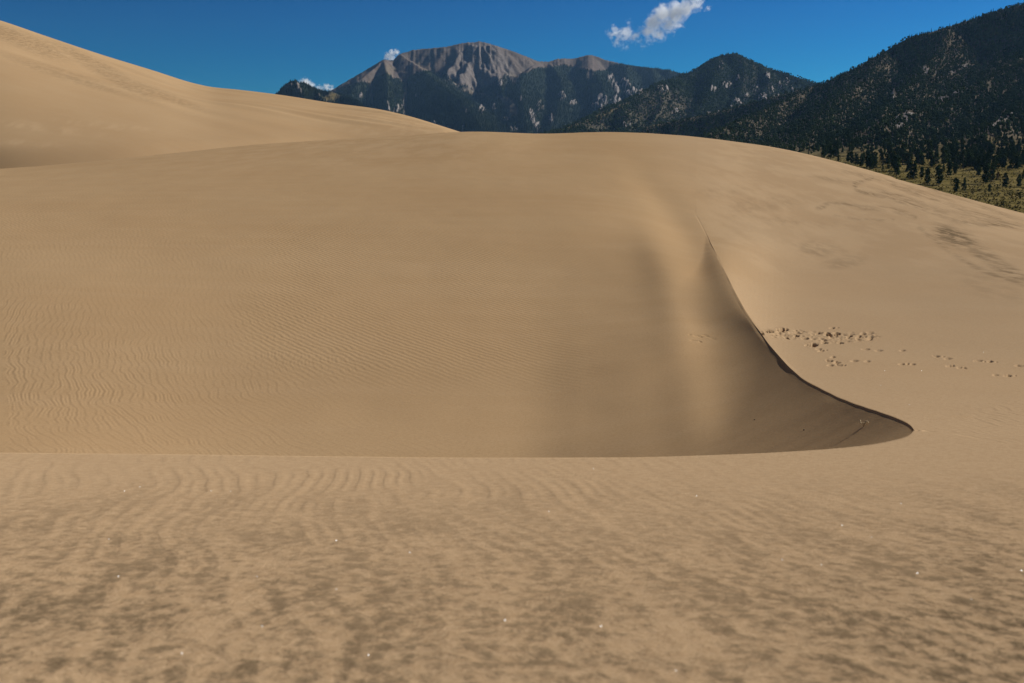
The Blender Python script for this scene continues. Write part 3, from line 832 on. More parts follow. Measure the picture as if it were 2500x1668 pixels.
def m1_paint(X, Y, Z, px, rw, D):
    tl = np.interp(px, TL_PX, TL_RW) + 4 * fbm(px * 0.05, rw * 0.05, 3, 4)
    forest = sstep(-1.5, 2.5, rw - tl)
    gul = ell(px, rw, [(906,228,4,34,-3),(989,240,4,44,3),(1245,262,14,26,-28),(1222,240,14,6,40),(1160,228,40,5,14,.9),(1440,185,8,10)], .5)
    outc = ell(px, rw, [(1470,246,14,16),(1504,249,14,16),(1506,215,12,22,-20),(1535,232,10,18,-15),(1371,235,11,11),(1462,262,20,7),(1178,270,10,10),(1300,285,8,20,-15),(1312,308,7,14),
                        (1345,290,8,15),(950,264,5,16,-15),(968,266,9,12),(982,258,6,14,10),(1140,275,4,6),(1206,265,7,9),(1235,290,10,6),(1255,312,14,10),(1130,312,4,10),(1060,305,5,5),(1490,190,9,8),(1525,205,14,12),(1548,222,10,8),
                        (1400,252,10,6),(1270,240,4,10),(880,232,6,10),(1015,235,3,4),(1320,260,14,20,0,.6),(1220,205,6,14)], .7)
    nz = fbm(px * 0.17 + rw * 0.05, rw * 0.06, 4, 14)
    outc = sstep(0.36, 0.72, outc * (0.66 + 1.2 * nz))
    cliff = ell(px, rw, [(1172,152,62,48),(1120,190,40,26),(1150,205,40,18),(1225,175,28,30)], .35)
    sc = ell(px, rw, [(1225,262,20,30,-25),(1020,150,4,22,-30),(1035,160,3,20,-35),(965,165,24,4,25),(945,170,10,14,-30),(1245,190,14,12)], .6)
    forest = forest * (1 - sstep(.3, .7, gul)) * (1 - outc)
    lift = outc * 26 * (ridged(X * 0.016, Y * 0.004, 4, 15)) + cliff * (46 * (ridged(X * 0.0085 + Y * 0.002, Y * 0.0022, 5, 33) - 0.2)) * sstep(104, 122, rw)
    return dict(forest=forest, rock=np.maximum(outc, 0.32 * cliff), scree=np.maximum(sc * 0.7, np.clip(gul, 0, 1) * 0.8), lift=lift)
build_mountain('peak', (640, 1960), 540, (5300, 9400), 230, M1_R, M1_SKY, None,
               [(55, .0022, .0012, 4, 3), (22, .008, .004, 3, 9)], m1_paint)

# --- dark crag at the left
M0_SKY = ([676,690,703,711,718,724,731,744,758,773,790,810,830,860],
          [229,214,201.5,199,197,199,202.5,203,211,219,222,224,232,240])
M0_R = [([(660,246,5200),(690,214,5200),(703,201,5200),(718,197,5200),(731,203,5250),(758,212,5300),(790,222,5300),(830,236,5300),(880,262,5200)], .8),
        ([(718,197,5200),(735,225,5000),(748,260,4800)], .9), ([(773,219,5300),(790,250,5000),(810,280,4700)], .8), ([(700,203,5200),(690,240,5000),(690,280,4800)], .8)]
def m0_paint(X, Y, Z, px, rw, D):
    r = ell(px, rw, [(726,222,10,20,-20),(705,215,10,12),(775,240,14,12,30,.7)], .6)
    nz = fbm(px * 0.12, rw * 0.1, 4, 24)
    rock = sstep(.35, .7, r * (0.8 + nz))
    gr = ell(px, rw, [(812,243,18,10)], .6) * 0.8
    return dict(forest=(1 - rock) * (1 - gr), rock=0.35 * rock, grass=gr, lift=rock * 14 * ridged(X * .02, Y * .01, 4, 8))
build_mountain('crag', (610, 920), 130, (4500, 5900), 90, M0_R, M0_SKY, None, [(30, .006, .003, 4, 13)], m0_paint)

# --- green mountain in the middle with its lower spur
M2_SKY = ([1655,1680,1698,1722,1740,1756,1775,1795,1806,1817,1835,1858,1885,1909,1954,1994,2030,2070],
          [184,178,171,152,143,137,133,130,133,140,148,159,169,177,191,205,216,228])
M2_R = [
 ([(1560,236,4300),(1600,208,4500),(1661,190,4900),(1698,171,5100),(1722,152,5200),(1756,137,5250),(1795,130,5250),(1817,140,5250),(1858,159,5200),(1909,177,5150),(1954,191,5100),(1994,205,5050),(2100,240,4900)], .62),
 ([(1661,190,4900),(1600,209,4500),(1560,234,4250),(1510,256,4050),(1463,278,3900),(1426,298,3750),(1390,312,3600),(1340,324,3500)], .55),
 ([(1756,137,5250),(1745,190,4800),(1720,240,4400),(1690,290,4000),(1670,335,3700)], .62),
 ([(1817,140,5250),(1815,200,4800),(1800,250,4400),(1745,290,4050),(1700,325,3700)], .62),
 ([(1858,159,5200),(1880,200,4800),(1862,250,4400),(1830,290,4100)], .62),
 ([(1954,191,5100),(1935,220,4800),(1920,260,4500)], .62),
 ([(1600,209,4500),(1620,250,4200),(1600,290,3900),(1570,335,3600)], .60),
 ([(1510,256,4050),(1540,290,3800),(1500,335,3500)], .6),
]
def m2_paint(X, Y, Z, px, rw, D):
    outc = ell(px, rw, [(1760,163,7,11),(1799,194,8,12,-15),(1773,212,16,12),(1874,190,9,13),(1920,203,8,10),(1931,219,6,5),(1862,246,15,13),(1800,256,20,12),(1845,222,8,15,15),(1732,288,9,14,15),(1720,300,26,6,-28),
                        (1691,316,14,7,-20),(1620,222,18,8,15),(1650,278,12,8),(1762,282,24,6,-15),(1895,235,12,6),(1740,222,20,12,0,.7),(1530,312,14,6),(1560,232,10,5),(1470,300,10,5,0,.6),(1905,212,6,8),(1820,236,14,10,0,.8),(1880,222,12,10,0,.8)], .7)
    nz = fbm(px * 0.17 + rw * 0.06, rw * 0.07, 4, 44)
    outc = sstep(0.36, 0.72, outc * (0.66 + 1.2 * nz))
    gr = ell(px, rw, [(1475,284,45,10,-27),(1400,309,60,5,-18),(1360,320,40,3,-12),(1520,262,24,7,-25,.8),(1808,153,14,5,15,.7),(1838,166,18,5,25,.7)], .5)
    gr = 0.55 * sstep(.3, .7, gr * (0.8 + 0.9 * nz))
    thin = ell(px, rw, [(1620,262,70,35),(1560,290,60,24),(1480,312,60,12),(1850,205,60,25,0,.5)], .6)
    return dict(forest=np.clip((1 - outc) * (1 - gr), 0, 1) * (1 - 0.55 * thin), rock=outc, grass=gr, scree=0.8 * thin,
                lift=outc * 20 * ridged(X * .014, Y * .007, 4, 25))
build_mountain('middle', (1290, 2180), 420, (3200, 5900), 240, M2_R, M2_SKY, None,
               [(40, .003, .0016, 4, 23), (16, .011, .006, 3, 29)], m2_paint)

# --- right-hand mountain and the grassy slope at its foot
M4_SKY = ([1994,2015,2050,2089,2130,2171,2214,2240,2270,2321,2350,2380,2436,2470,2500,2600,2800,3200],
          [208,202,184,166,142,120,95,86,80,64,54,46,26,17,9,-25,-80,-120])
M4_R = [
 ([(1600,300,2900),(1750,270,2900),(1870,240,2900),(1997,207,2800),(2089,165,2750),(2171,119,2700),(2214,94,2700),(2270,79,2700),(2321,63,2700),(2380,45,2700),(2436,25,2700),(2500,8,2700),(2700,-55,2700),(3200,-130,2700),(4200,-150,2700)], .60),
 ([(1997,207,2800),(1900,255,2450),(1820,290,2150),(1720,330,1900)], .55),
 ([(2171,119,2700),(2120,190,2350),(2060,240,2050),(1990,300,1750),(1960,350,1550)], .55),
 ([(2321,63,2700),(2300,120,2450),(2235,190,2150),(2180,240,1900),(2140,300,1650)], .60),
 ([(2600,-25,2700),(2520,110,2300),(2400,200,1950),(2300,245,1750),(2200,275,1550),(2120,318,1380)], .55),
 ([(2700,-55,2700),(2640,140,2000),(2520,260,1500),(2450,295,1350),(2390,330,1200)], .50),
 ([(3000,-100,2700),(2900,100,1900),(2750,250,1400),(2650,340,1100)], .5),
]
V_Y = [300, 380, 480, 560, 640, 720, 820, 920, 1020, 1250, 1500, 2200, 4500]
V_R = [590, 550, 518, 490, 470, 450, 425, 405, 388, 362, 345, 330, 330]
def m4_base(X, Y, A):
    z = Y * tan_of(pchip(V_Y, V_R, Y))
    z = z + (3.0 * fbm(X * 0.011, Y * 0.009, 3, 71) + 0.5 * fbm(X * 0.06, Y * 0.05, 3, 72)) * sstep(360, 520, Y)
    # lower towards the creek on the left
    px = 1250 + F * A
    z = z - 0.012 * Y * np.clip((2100 - px) / 500, 0, 1)
    return z
def m4_paint(X, Y, Z, px, rw, D):
    gr = sstep(326, 372, rw + 0.05 * (px - 2200) + 16 * fbm(px * .02, rw * .03, 3, 3)) * (1 - sstep(1450, 1600, Y)) * (0.65 + 0.35 * sstep(360, 410, rw))
    nz = fbm(px * 0.05, rw * 0.06, 4, 54)
    outc = ell(px, rw, [(2335,232,26,3.2,-27),(2300,244,16,3,-20),(2180,232,6,14,10),(2185,246,8,8),(2330,178,10,6),(2260,172,14,10,0,.7),(2215,285,16,10),(2200,300,26,14,0,.7),(2430,310,28,4,-40),(2460,290,16,4,-30),(2350,165,16,6),(2290,120,10,6,0,.6)], .6)
    outc = sstep(.3, .65, outc * (0.8 + 0.9 * nz))
    gr2 = ell(px, rw, [(2290,78,22,5,-25),(2480,35,26,6,-10,.7),(2262,100,8,10,-20,.8)], .6)
    return dict(forest=0.10 + 0.25 * sstep(-.2, .3, nz) * (1 - gr), rock=0.9 * outc, grass=np.maximum(gr, 0.6 * gr2), scree=np.clip(0.85 - 0.3 * nz, 0, 1) * (1 - gr),
                lift=outc * 8 * ridged(X * .03, Y * .015, 4, 35))
build_mountain('right', (1560, 4200), 560, (310, 3600), 300, M4_R, M4_SKY, m4_base,
               [(26, .0045, .0026, 4, 63), (8, .02, .012, 3, 69)], m4_paint)

# ------------------------------------------------------------------ trees
def needle_mat(name, a, b):
    t = NT(name)
    info = t.n('ShaderNodeObjectInfo')
    g = t.n('ShaderNodeNewGeometry')
    f = t.noise(g.outputs['Position'], 0.9, 3, 0.6)
    c = t.mix(t.math('ADD', t.math('MULTIPLY', info.outputs['Random'], 0.7), t.math('MULTIPLY', f, 0.3)), C(*a), C(*b))
    d = t.n('ShaderNodeBsdfDiffuse', i_Color=c); tr = t.n('ShaderNodeBsdfTranslucent', i_Color=c)
    mx = t.n('ShaderNodeMixShader'); mx.inputs[0].default_value = 0.18
    t.t.links.new(d.outputs[0], mx.inputs[1]); t.t.links.new(tr.outputs[0], mx.inputs[2])
    return t.out(mx.outputs[0])
M_PINE = needle_mat('pine_needles', (0.022, 0.042, 0.012), (0.058, 0.078, 0.022))
M_BRN = needle_mat('dry_needles', (0.075, 0.048, 0.022), (0.11, 0.07, 0.03))
M_FAR = needle_mat('far_needles', (0.014, 0.025, 0.013), (0.036, 0.048, 0.022))
M_JUN = needle_mat('juniper_leaves', (0.024, 0.044, 0.015), (0.068, 0.090, 0.030))
M_BARK = simple_mat('bark', (0.11, 0.075, 0.05))
M_SHRUB = needle_mat('shrub_leaves', (0.04, 0.038, 0.011), (0.13, 0.10, 0.03))

def crown_mesh(name, seed, mat, n=150, shape='cone', w=0.27, y0=0.09):
    """unit-height crown: many small leaf clumps through the crown's volume, denser at the boughs"""
    r = np.random.default_rng(seed); V = []; Fc = []
    lean = r.normal(0, 0.03, 2)
    nb = 11
    bough = np.linspace(y0, 0.95, nb) + r.normal(0, 0.02, nb); bang = r.uniform(0, 6.28, nb)
    for i in range(n):
        k = r.integers(nb); h = np.clip(bough[k] + r.normal(0, 0.05), y0, 0.985)
        f = (h - y0) / (1 - y0)
        if shape == 'cone': R = w * (1 - f) ** 0.75 * (0.75 + 0.5 * math.sin(f * 9 + seed)**2)
        elif shape == 'oval': R = w * math.sqrt(max(0.02, 1 - (2 * f - 0.85)**2 / 1.35)) * (0.8 + 0.3 * math.sin(f * 11 + seed))
        else: R = w * math.sqrt(max(0.02, 1 - (2 * f - 1)**2))
        a = bang[k] + r.normal(0, 1.1); q = R * math.sqrt(r.uniform(0.05, 1.0))
        c = np.array([q * math.cos(a) + lean[0] * h, q * math.sin(a) + lean[1] * h, h])
        s = r.uniform(0.040, 0.080) * (1.15 if shape != 'cone' else 1.0)
        b = len(V)
        # a flattened, irregular octahedral tuft
        u = np.array([math.cos(a), math.sin(a), -0.25]); v = np.array([-math.sin(a), math.cos(a), 0]); wv = np.array([0.2*math.cos(a), 0.2*math.sin(a), 1.0])
        pts = [c + u*s*r.uniform(1.0, 1.7), c - u*s*r.uniform(.6, 1.0), c + v*s*r.uniform(.7, 1.2), c - v*s*r.uniform(.7, 1.2), c + wv*s*r.uniform(.5, .9), c - wv*s*r.uniform(.35, .6)]
        V += pts
        for x, y, z in ((0,2,4),(2,1,4),(1,3,4),(3,0,4),(2,0,5),(1,2,5),(3,1,5),(0,3,5)): Fc.append((b+x, b+y, b+z))
    return tri_mesh(name, V, Fc, mat)
def trunk_mesh(name, seed, mat, h=0.9, r0=0.022):
    r = np.random.default_rng(seed); V = []; Fc = []; n = 6; L = 5
    for j in range(L):
        t = j / (L - 1); rr = r0 * (1 - 0.8 * t) * (1.35 if j == 0 else 1); cx, cy = r.normal(0, 0.006, 2) * t
        for i in range(n): V.append((cx + rr*math.cos(6.283*i/n), cy + rr*math.sin(6.283*i/n), -0.03 + t * h))
    for j in range(L - 1):
        for i in range(n): Fc.append((j*n+i, j*n+(i+1) % n, (j+1)*n+(i+1) % n, (j+1)*n+i))
    # a few bare limbs reaching into the crown
    for q in range(6):
        z = r.uniform(0.18, 0.7); a = r.uniform(0, 6.28); l = r.uniform(0.07, 0.16) * (1.1 - z)
        b = len(V); d = np.array([math.cos(a), math.sin(a), 0.25]); s = np.array([-math.sin(a), math.cos(a), 0]) * 0.006
        p0 = np.array([0, 0, z]); V += [p0 - s, p0 + s, p0 + d*l, p0 + np.array([0, 0, .01])]
        Fc += [(b, b+1, b+2), (b+1, b+3, b+2), (b+3, b, b+2)]
    return tri_mesh(name, V, Fc, mat)

def far_tree(name, seed, mat, kind):
    r = np.random.default_rng(seed); V = []; Fc = []
    if kind == 'spruce':
        lv = [(0.04, 0.17, 0.5), (0.3, 0.13, 0.74), (0.56, 0.085, 1.0)]
        for z0, rr, z1 in lv:
            b = len(V); n = 6
            for i in range(n):
                q = rr * r.uniform(0.75, 1.25); a = 6.283 * i / n + r.uniform(-.2, .2)
                V.append((q*math.cos(a), q*math.sin(a), z0 + r.uniform(-.03, .05)))
            V.append((r.normal(0, .012), r.normal(0, .012), z1))
            for i in range(n): Fc.append((b+i, b+(i+1) % n, b+n))
    else:
        for q in range(7):
            b = len(V); h = r.uniform(0.2, 0.85); f = abs(h - 0.4) / 0.6
            a = r.uniform(0, 6.28); d = 0.25 * (1 - f * 0.8) * r.uniform(0.2, 1); c = np.array([d*math.cos(a), d*math.sin(a), h]); s = r.uniform(0.13, 0.22)
            ps = [c + np.array(p) * s * r.uniform(.7, 1.25) for p in ((1,0,0),(-1,0,0),(0,1,0),(0,-1,0),(0,0,.95),(0,0,-.8))]
            V += ps
            for x, y, z in ((0,2,4),(2,1,4),(1,3,4),(3,0,4),(2,0,5),(1,2,5),(3,1,5),(0,3,5)): Fc.append((b+x, b+y, b+z))
    return tri_mesh(name, V, Fc, mat)

proto_col = {}
def protos(key, kinds, mat):
    c = bpy.data.collections.new(key)
    for i, k in enumerate(kinds):
        o = bpy.data.objects.new('tree_form', far_tree('tree_form', 40 + i * 7 + len(key), mat, k)); c.objects.link(o)
    proto_col[key] = c
    return c
protos('spruce_forms', ['spruce'] * 4, M_FAR)
protos('mixed_forms', ['spruce', 'round', 'round', 'spruce', 'round'], M_JUN)
protos('shrub_forms', ['round', 'round', 'round'], M_SHRUB)

def scatter_group(coll):
    ng = bpy.data.node_groups.new('scatter_' + coll.name, 'GeometryNodeTree')
    ng.interface.new_socket('Geometry', in_out='INPUT', socket_type='NodeSocketGeometry')
    ng.interface.new_socket('Geometry', in_out='OUTPUT', socket_type='NodeSocketGeometry')
    n = ng.nodes; gi = n.new('NodeGroupInput'); go = n.new('NodeGroupOutput')
    ci = n.new('GeometryNodeCollectionInfo'); ci.inputs['Collection'].default_value = coll
    ci.inputs['Separate Children'].default_value = True; ci.inputs['Reset Children'].default_value = True
    ip = n.new('GeometryNodeInstanceOnPoints'); ip.inputs['Pick Instance'].default_value = True
    s = n.new('GeometryNodeInputNamedAttribute'); s.data_type = 'FLOAT_VECTOR'; s.inputs['Name'].default_value = 'size'
    rr = n.new('GeometryNodeInputNamedAttribute'); rr.data_type = 'FLOAT'; rr.inputs['Name'].default_value = 'turn'
    cx = n.new('ShaderNodeCombineXYZ'); er = n.new('FunctionNodeEulerToRotation')
    L = ng.links.new
    L(gi.outputs[0], ip.inputs['Points']); L(ci.outputs[0], ip.inputs['Instance'])
    L(s.outputs['Attribute'], ip.inputs['Scale']); L(rr.outputs['Attribute'], cx.inputs['Z'])
    L(cx.outputs[0], er.inputs[0]); L(er.outputs[0], ip.inputs['Rotation'])
    L(ip.outputs[0], go.inputs[0])
    return ng
GROUPS = {k: scatter_group(c) for k, c in proto_col.items()}

def forest(name, P, H, Wd, key):
    n = len(P)
    me = bpy.data.meshes.new(name); me.vertices.add(n); me.vertices.foreach_set('co', np.asarray(P, np.float32).ravel())
    a = me.attributes.new('size', 'FLOAT_VECTOR', 'POINT')
    a.data.foreach_set('vector', np.stack([Wd, Wd, H], 1).astype(np.float32).ravel())
    b = me.attributes.new('turn', 'FLOAT', 'POINT'); b.data.foreach_set('value', rng.uniform(0, 6.28, n).astype(np.float32))
    o = link(bpy.data.objects.new(name, me)); o['kind'] = 'stuff'
    md = o.modifiers.new('scatter', 'NODES'); md.node_group = GROUPS[key]
    return o

def sample_mountain(M, n, weight, sink=0.5):
    """random points on a mountain, weighted by the area each cell shows to the camera"""
    X, Y, Z, px, rw = M['X'], M['Y'], M['Z'], M['px'], M['row']
    dpx = np.abs(px[:-1, 1:] - px[:-1, :-1]); dr = rw[:-1, :-1] - rw[1:, :-1]
    ar = dpx * np.maximum(dr, 0.0) + 0.05 * dpx
    top = np.minimum.accumulate(rw, 0)[:-1, :-1]
    vis = (rw[:-1, :-1] <= top + 6)
    w = (ar * vis * weight[:-1, :-1]).ravel(); w = w / w.sum()
    k = rng.choice(len(w), n, p=w); i, j = np.divmod(k, X.shape[1] - 1)
    u, v = rng.random(n), rng.random(n)
    def bl(a): return a[i, j]*(1-u)*(1-v) + a[i+1, j]*u*(1-v) + a[i, j+1]*(1-u)*v + a[i+1, j+1]*u*v
    return np.stack([bl(X), bl(Y), bl(Z) - sink], 1), bl(px), bl(rw)

vis_rows = lambda px: np.minimum(pchip(SKY_PX, SKY_RW, px), np.where(px < 1130, pchip(LSK_PX, LSK_RW, np.clip(px, -3000, 1500)), 9999))
def in_frame(M, lo=8): return np.where((M['px'] > -20) & (M['px'] < 2560) & (M['row'] < vis_rows(M['px']) + lo), 1.0, 0.0)

M = MOUNT['peak']
P, px, rw = sample_mountain(M, 34000, (M['forest']**2 + 0.004 * (M['scree'] < .3)) * in_frame(M))
H = rng.uniform(9, 19, len(P)) * np.interp(rw, [130, 200], [0.6, 1.0])
forest('spruce_forest', P, H, H * rng.uniform(0.8, 1.25, len(P)), 'spruce_forms')
M = MOUNT['crag']
P, px, rw = sample_mountain(M, 2600, (M['forest']**2 * (1 - .6 * M['rock']) + 0.01) * in_frame(M))
H = rng.uniform(7, 13, len(P))
forest('spruce_forest', P, H, H * rng.uniform(0.8, 1.25, len(P)), 'spruce_forms')
M = MOUNT['middle']
P, px, rw = sample_mountain(M, 24000, (M['forest']**1.3 * (0.55 + 0.45 * sstep(-.3, .3, fbm(M['px'] * .04, M['row'] * .05, 3, 88))) + 0.02) * in_frame(M))
H = rng.uniform(6, 13, len(P)) * np.interp(rw, [130, 180], [0.8, 1.0])
forest('spruce_forest', P, H, H * rng.uniform(0.9, 1.5, len(P)), 'mixed_forms')

# right-hand slope: everything beyond the meadow is one forest
M = MOUNT['right']
dens = (0.55 + 0.45 * sstep(-.35, .25, fbm(M['px'] * .03, M['row'] * .04, 3, 98))) * (1 - .85 * M['rock']) * (1 - .8 * M['grass'])
dens = dens * (M['Y'] > 1080) * in_frame(M, 20)
P, px, rw = sample_mountain(M, 23000, dens * np.interp(M['Y'], [1080, 1300, 1650, 2200], [0.10, 0.28, 0.8, 1.0]))
H = rng.uniform(4.2, 9.0, len(P)) * np.interp(P[:, 1], [1100, 2700], [1.0, 1.0])
forest('pine_forest', P, H, H * rng.uniform(0.8, 1.3, len(P)), 'mixed_forms')
# trees standing along the ridge line
P2, px2, rw2 = sample_mountain(M, 420, ((M['Y'] > 2560) & (M['Y'] < 2760)) * in_frame(M))
H2 = rng.uniform(5, 12, len(P2))
forest('pine_forest', P2, H2, H2 * rng.uniform(.6, 1.0, len(P2)), 'spruce_forms')

# --- individual pines on the meadow
def ground_right(px, row):
    """point of the right-hand slope seen at (px,row)"""
    M = MOUNT['right']
    m = (np.abs(M['px'] - px) < 5) & (M['Y'] < 1500)
    k = np.argwhere(m)
    if len(k) == 0: return None
    d = np.abs(M['row'][m] - row) + 0.15 * np.abs(M['px'][m] - px)
    i = k[np.argmin(d)]
    if d.min() > 8: return None
    return np.array([M['X'][i[0], i[1]], M['Y'][i[0], i[1]], M['Z'][i[0], i[1]]])

hand = [ # px, row of the foot, height in px, form, label
 (2336,469,33,'oval','broad dark pine touching its slimmer neighbour just above the dune edge'),
 (2354,466,30,'cone','slim pointed pine right beside a broad one just above the dune edge'),
 (2405,450,46,'oval','largest dark pine in the middle of the meadow clump'),
 (2389,431,26,'oval','wide low pine on the left side of the big meadow clump'),
 (2421,442,42,'cone','tall pine on the right side of the big meadow clump'),
 (2414,469,19,'oval','small rounded pine standing alone with a long shadow to its left'),
 (2434,467,16,'thin','thin sparse young pine between the lone rounded pine and the right pair'),
 (2437,441,19,'brown','reddish brown dying pine beside the big meadow clump'),
 (2455,458,33,'oval','left pine of the pair near the right edge of the meadow'),
 (2488,458,29,'oval','right pine of the pair near the right edge of the meadow'),
 (2467,477,13,'ball','round dark bush on the open grass, left of its twin'),
 (2491,483,15,'ball','round dark bush nearest the right edge of the picture'),
 (2450,491,11,'ball','upper one of two low dark bushes just above the dune'),
 (2451,504,13,'ball','lowest dark bush, half hidden behind the dune edge'),
 (2266,450,37,'oval','dark pine leaning on the dune edge left of a taller one'),
 (2289,451,45,'oval','tall full pine at the dune edge with a visible bare trunk'),
 (2221,436,40,'cone','left one of two tall pines crowded together at the dune edge'),
 (2233,438,41,'cone','right one of two tall pines crowded together at the dune edge'),
 (2189,430,33,'oval','bulky dark pine with yellow grass on both sides at the dune edge'),
 (2156,419,17,'cone','small pointed pine alone on pale grass at the dune edge'),
 (2172,426,12,'ball','low dark bush between the small pointed pine and the bulky one'),
 (2249,436,26,'oval','short pine squeezed behind the two crowded tall pines'),
 (2137,412,28,'cone','rightmost pine of the thicket at the dune edge'),
 (2317,432,38,'oval','full pine behind the curved rise of yellow grass'),
 (2334,426,24,'oval','short pine at the top of the curved rise of yellow grass'),
]
pool = [(2102,407,28),(2118,409,25),(2081,400,25),(2092,403,24),(2068,396,20),(2263,393,45),(2205,402,48),(2301,403,40),(2352,411,40),(2366,404,38),(2408,411,40),(2437,411,45),(2446,405,36),
        (2472,414,35),(2488,411,31),(2392,395,34),(2486,381,34),(2330,396,36),(2283,400,34),(2240,398,30),(2222,396,34),(2190,398,24),(2170,392,22),(2150,394,24),(2130,390,22),(2310,384,32),(2376,385,30),(2420,392,36),(2460,392,34),(2500,398,36),
        (2496,437,20),(2380,414,24),(2395,411,30),(2425,414,30),(2340,406,30),(2275,408,28),(2250,405,26),(2290,428,16),(2305,421,20)]
more = []
tr = np.random.default_rng(77)
while len(more) < 300:
    px_ = tr.uniform(1960, 2515); row_ = tr.uniform(322, 418)
    lim = float(pchip(SKY_PX, SKY_RW, np.array([px_]))[0])
    if row_ > lim + 3: continue
    if fbm(np.array([px_ * .02]), np.array([row_ * .035]), 2, 12)[0] < -0.30 + (row_ - 330) * 0.0018: continue
    more.append((px_, row_, tr.uniform(17, 34) * np.interp(row_, [338, 410], [0.75, 1.15])))
FORMS = {'cone': [crown_mesh('crown', 200 + i, M_PINE, 210, 'cone', 0.25) for i in range(4)],
         'oval': [crown_mesh('crown', 300 + i, M_PINE, 230, 'oval', 0.26, 0.11) for i in range(4)],
         'thin': [crown_mesh('crown', 400, M_PINE, 60, 'oval', 0.20, 0.25)],
         'brown': [crown_mesh('crown', 410, M_BRN, 110, 'oval', 0.25, 0.15)],
         'ball': [crown_mesh('crown', 420 + i, M_PINE, 130, 'ball', 0.55, 0.04) for i in range(2)]}
TRUNKS = [trunk_mesh('trunk', 500 + i, M_BARK) for i in range(3)]
def base_tree(form, i):
    r = bpy.data.objects.new('pine_tree' if form != 'ball' else 'bush', None); r.empty_display_size = 1.0
    c = bpy.data.objects.new('crown', FORMS[form][i]); c.parent = r
    k = bpy.data.objects.new('trunk' if form != 'ball' else 'stem', TRUNKS[i % 3]); k.parent = r
    if form == 'ball': k.scale = (1.2, 1.2, 0.5)
    return r, (c, k)
BASES = {(f, i): base_tree(f, i) for f in FORMS for i in range(len(FORMS[f]))}
def plant(form, P, h, label, group=None, cat=None):
    i = int(tr.integers(len(FORMS[form]))); r0, ch = BASES[(form, i)]
    r = r0.copy(); COL.objects.link(r)
    r.location = P; r.rotation_euler = (0, 0, tr.uniform(0, 6.28)); w = h * (tr.uniform(0.68, 0.95) if form != 'ball' else tr.uniform(0.9, 1.2))
    r.scale = (w, w, h)
    r['label'] = label; r['category'] = cat or ('bush' if form == 'ball' else 'pine tree')
    if group: r['group'] = group
    for c0 in ch:
        c = c0.copy(); COL.objects.link(c); c.parent = r
n_ind = 0
for px_, row_, hp, form, lab in hand:
    g = ground_right(px_, row_)
    if g is None: continue
    plant(form, g, hp / F * g[1] * (1.05 if form != 'ball' else 1.0), lab, 'bushes on the yellow meadow' if form == 'ball' else 'pines at the near edge of the meadow'); n_ind += 1
for px_, row_, hp in pool:
    g = ground_right(px_, row_)
    if g is None: continue
    fm = 'oval' if tr.random() < .5 else 'cone'
    plant(fm, g, hp / F * g[1] * 1.1, ('full rounded' if fm == 'oval' else 'tall pointed') + ' dark green pine in the ' + ('left thicket' if px_ < 2150 else 'middle belt' if px_ < 2360 else 'right part') + ' of the meadow tree belt', 'pines in the middle belt of the meadow'); n_ind += 1
more.sort(key=lambda q: -q[2])
rest = []
for px_, row_, hp in more:
    g = ground_right(px_, row_)
    if g is None: continue
    h = hp / F * g[1]
    if n_ind < 298:
        where = 'left end of the upper meadow' if px_ < 2130 else 'middle of the upper meadow' if px_ < 2330 else 'right end of the upper meadow'
        up = 'far up at the forest edge, ' if row_ < 362 else 'halfway up the slope, ' if row_ < 388 else 'low down on open grass, '
        fm = 'oval' if tr.random() < .45 else 'cone'
        plant(fm, g, h, ('small rounded dark pine ' if fm == 'oval' else 'small pointed dark pine ') + up + where, 'pines on the upper meadow'); n_ind += 1
    else: rest.append((g, h))
if rest:
    hh = np.array([q[1] for q in rest]); forest('pine_forest', np.array([q[0] for q in rest]), hh, hh * 1.1, 'spruce_forms')
# low shrubs over the grass: nobody could count them
M = MOUNT['right']
P, px, rw = sample_mountain(M, 2600, (M['grass'] + .05) * (M['Y'] < 1150) * in_frame(M, 10), 0.1)
H = rng.uniform(0.35, 1.3, len(P))
forest('low_shrubs', P, H, H * rng.uniform(1.2, 2.2, len(P)), 'shrub_forms')
for r0, ch in BASES.values():
    for c in ch: bpy.data.objects.remove(c)
    bpy.data.objects.remove(r0)

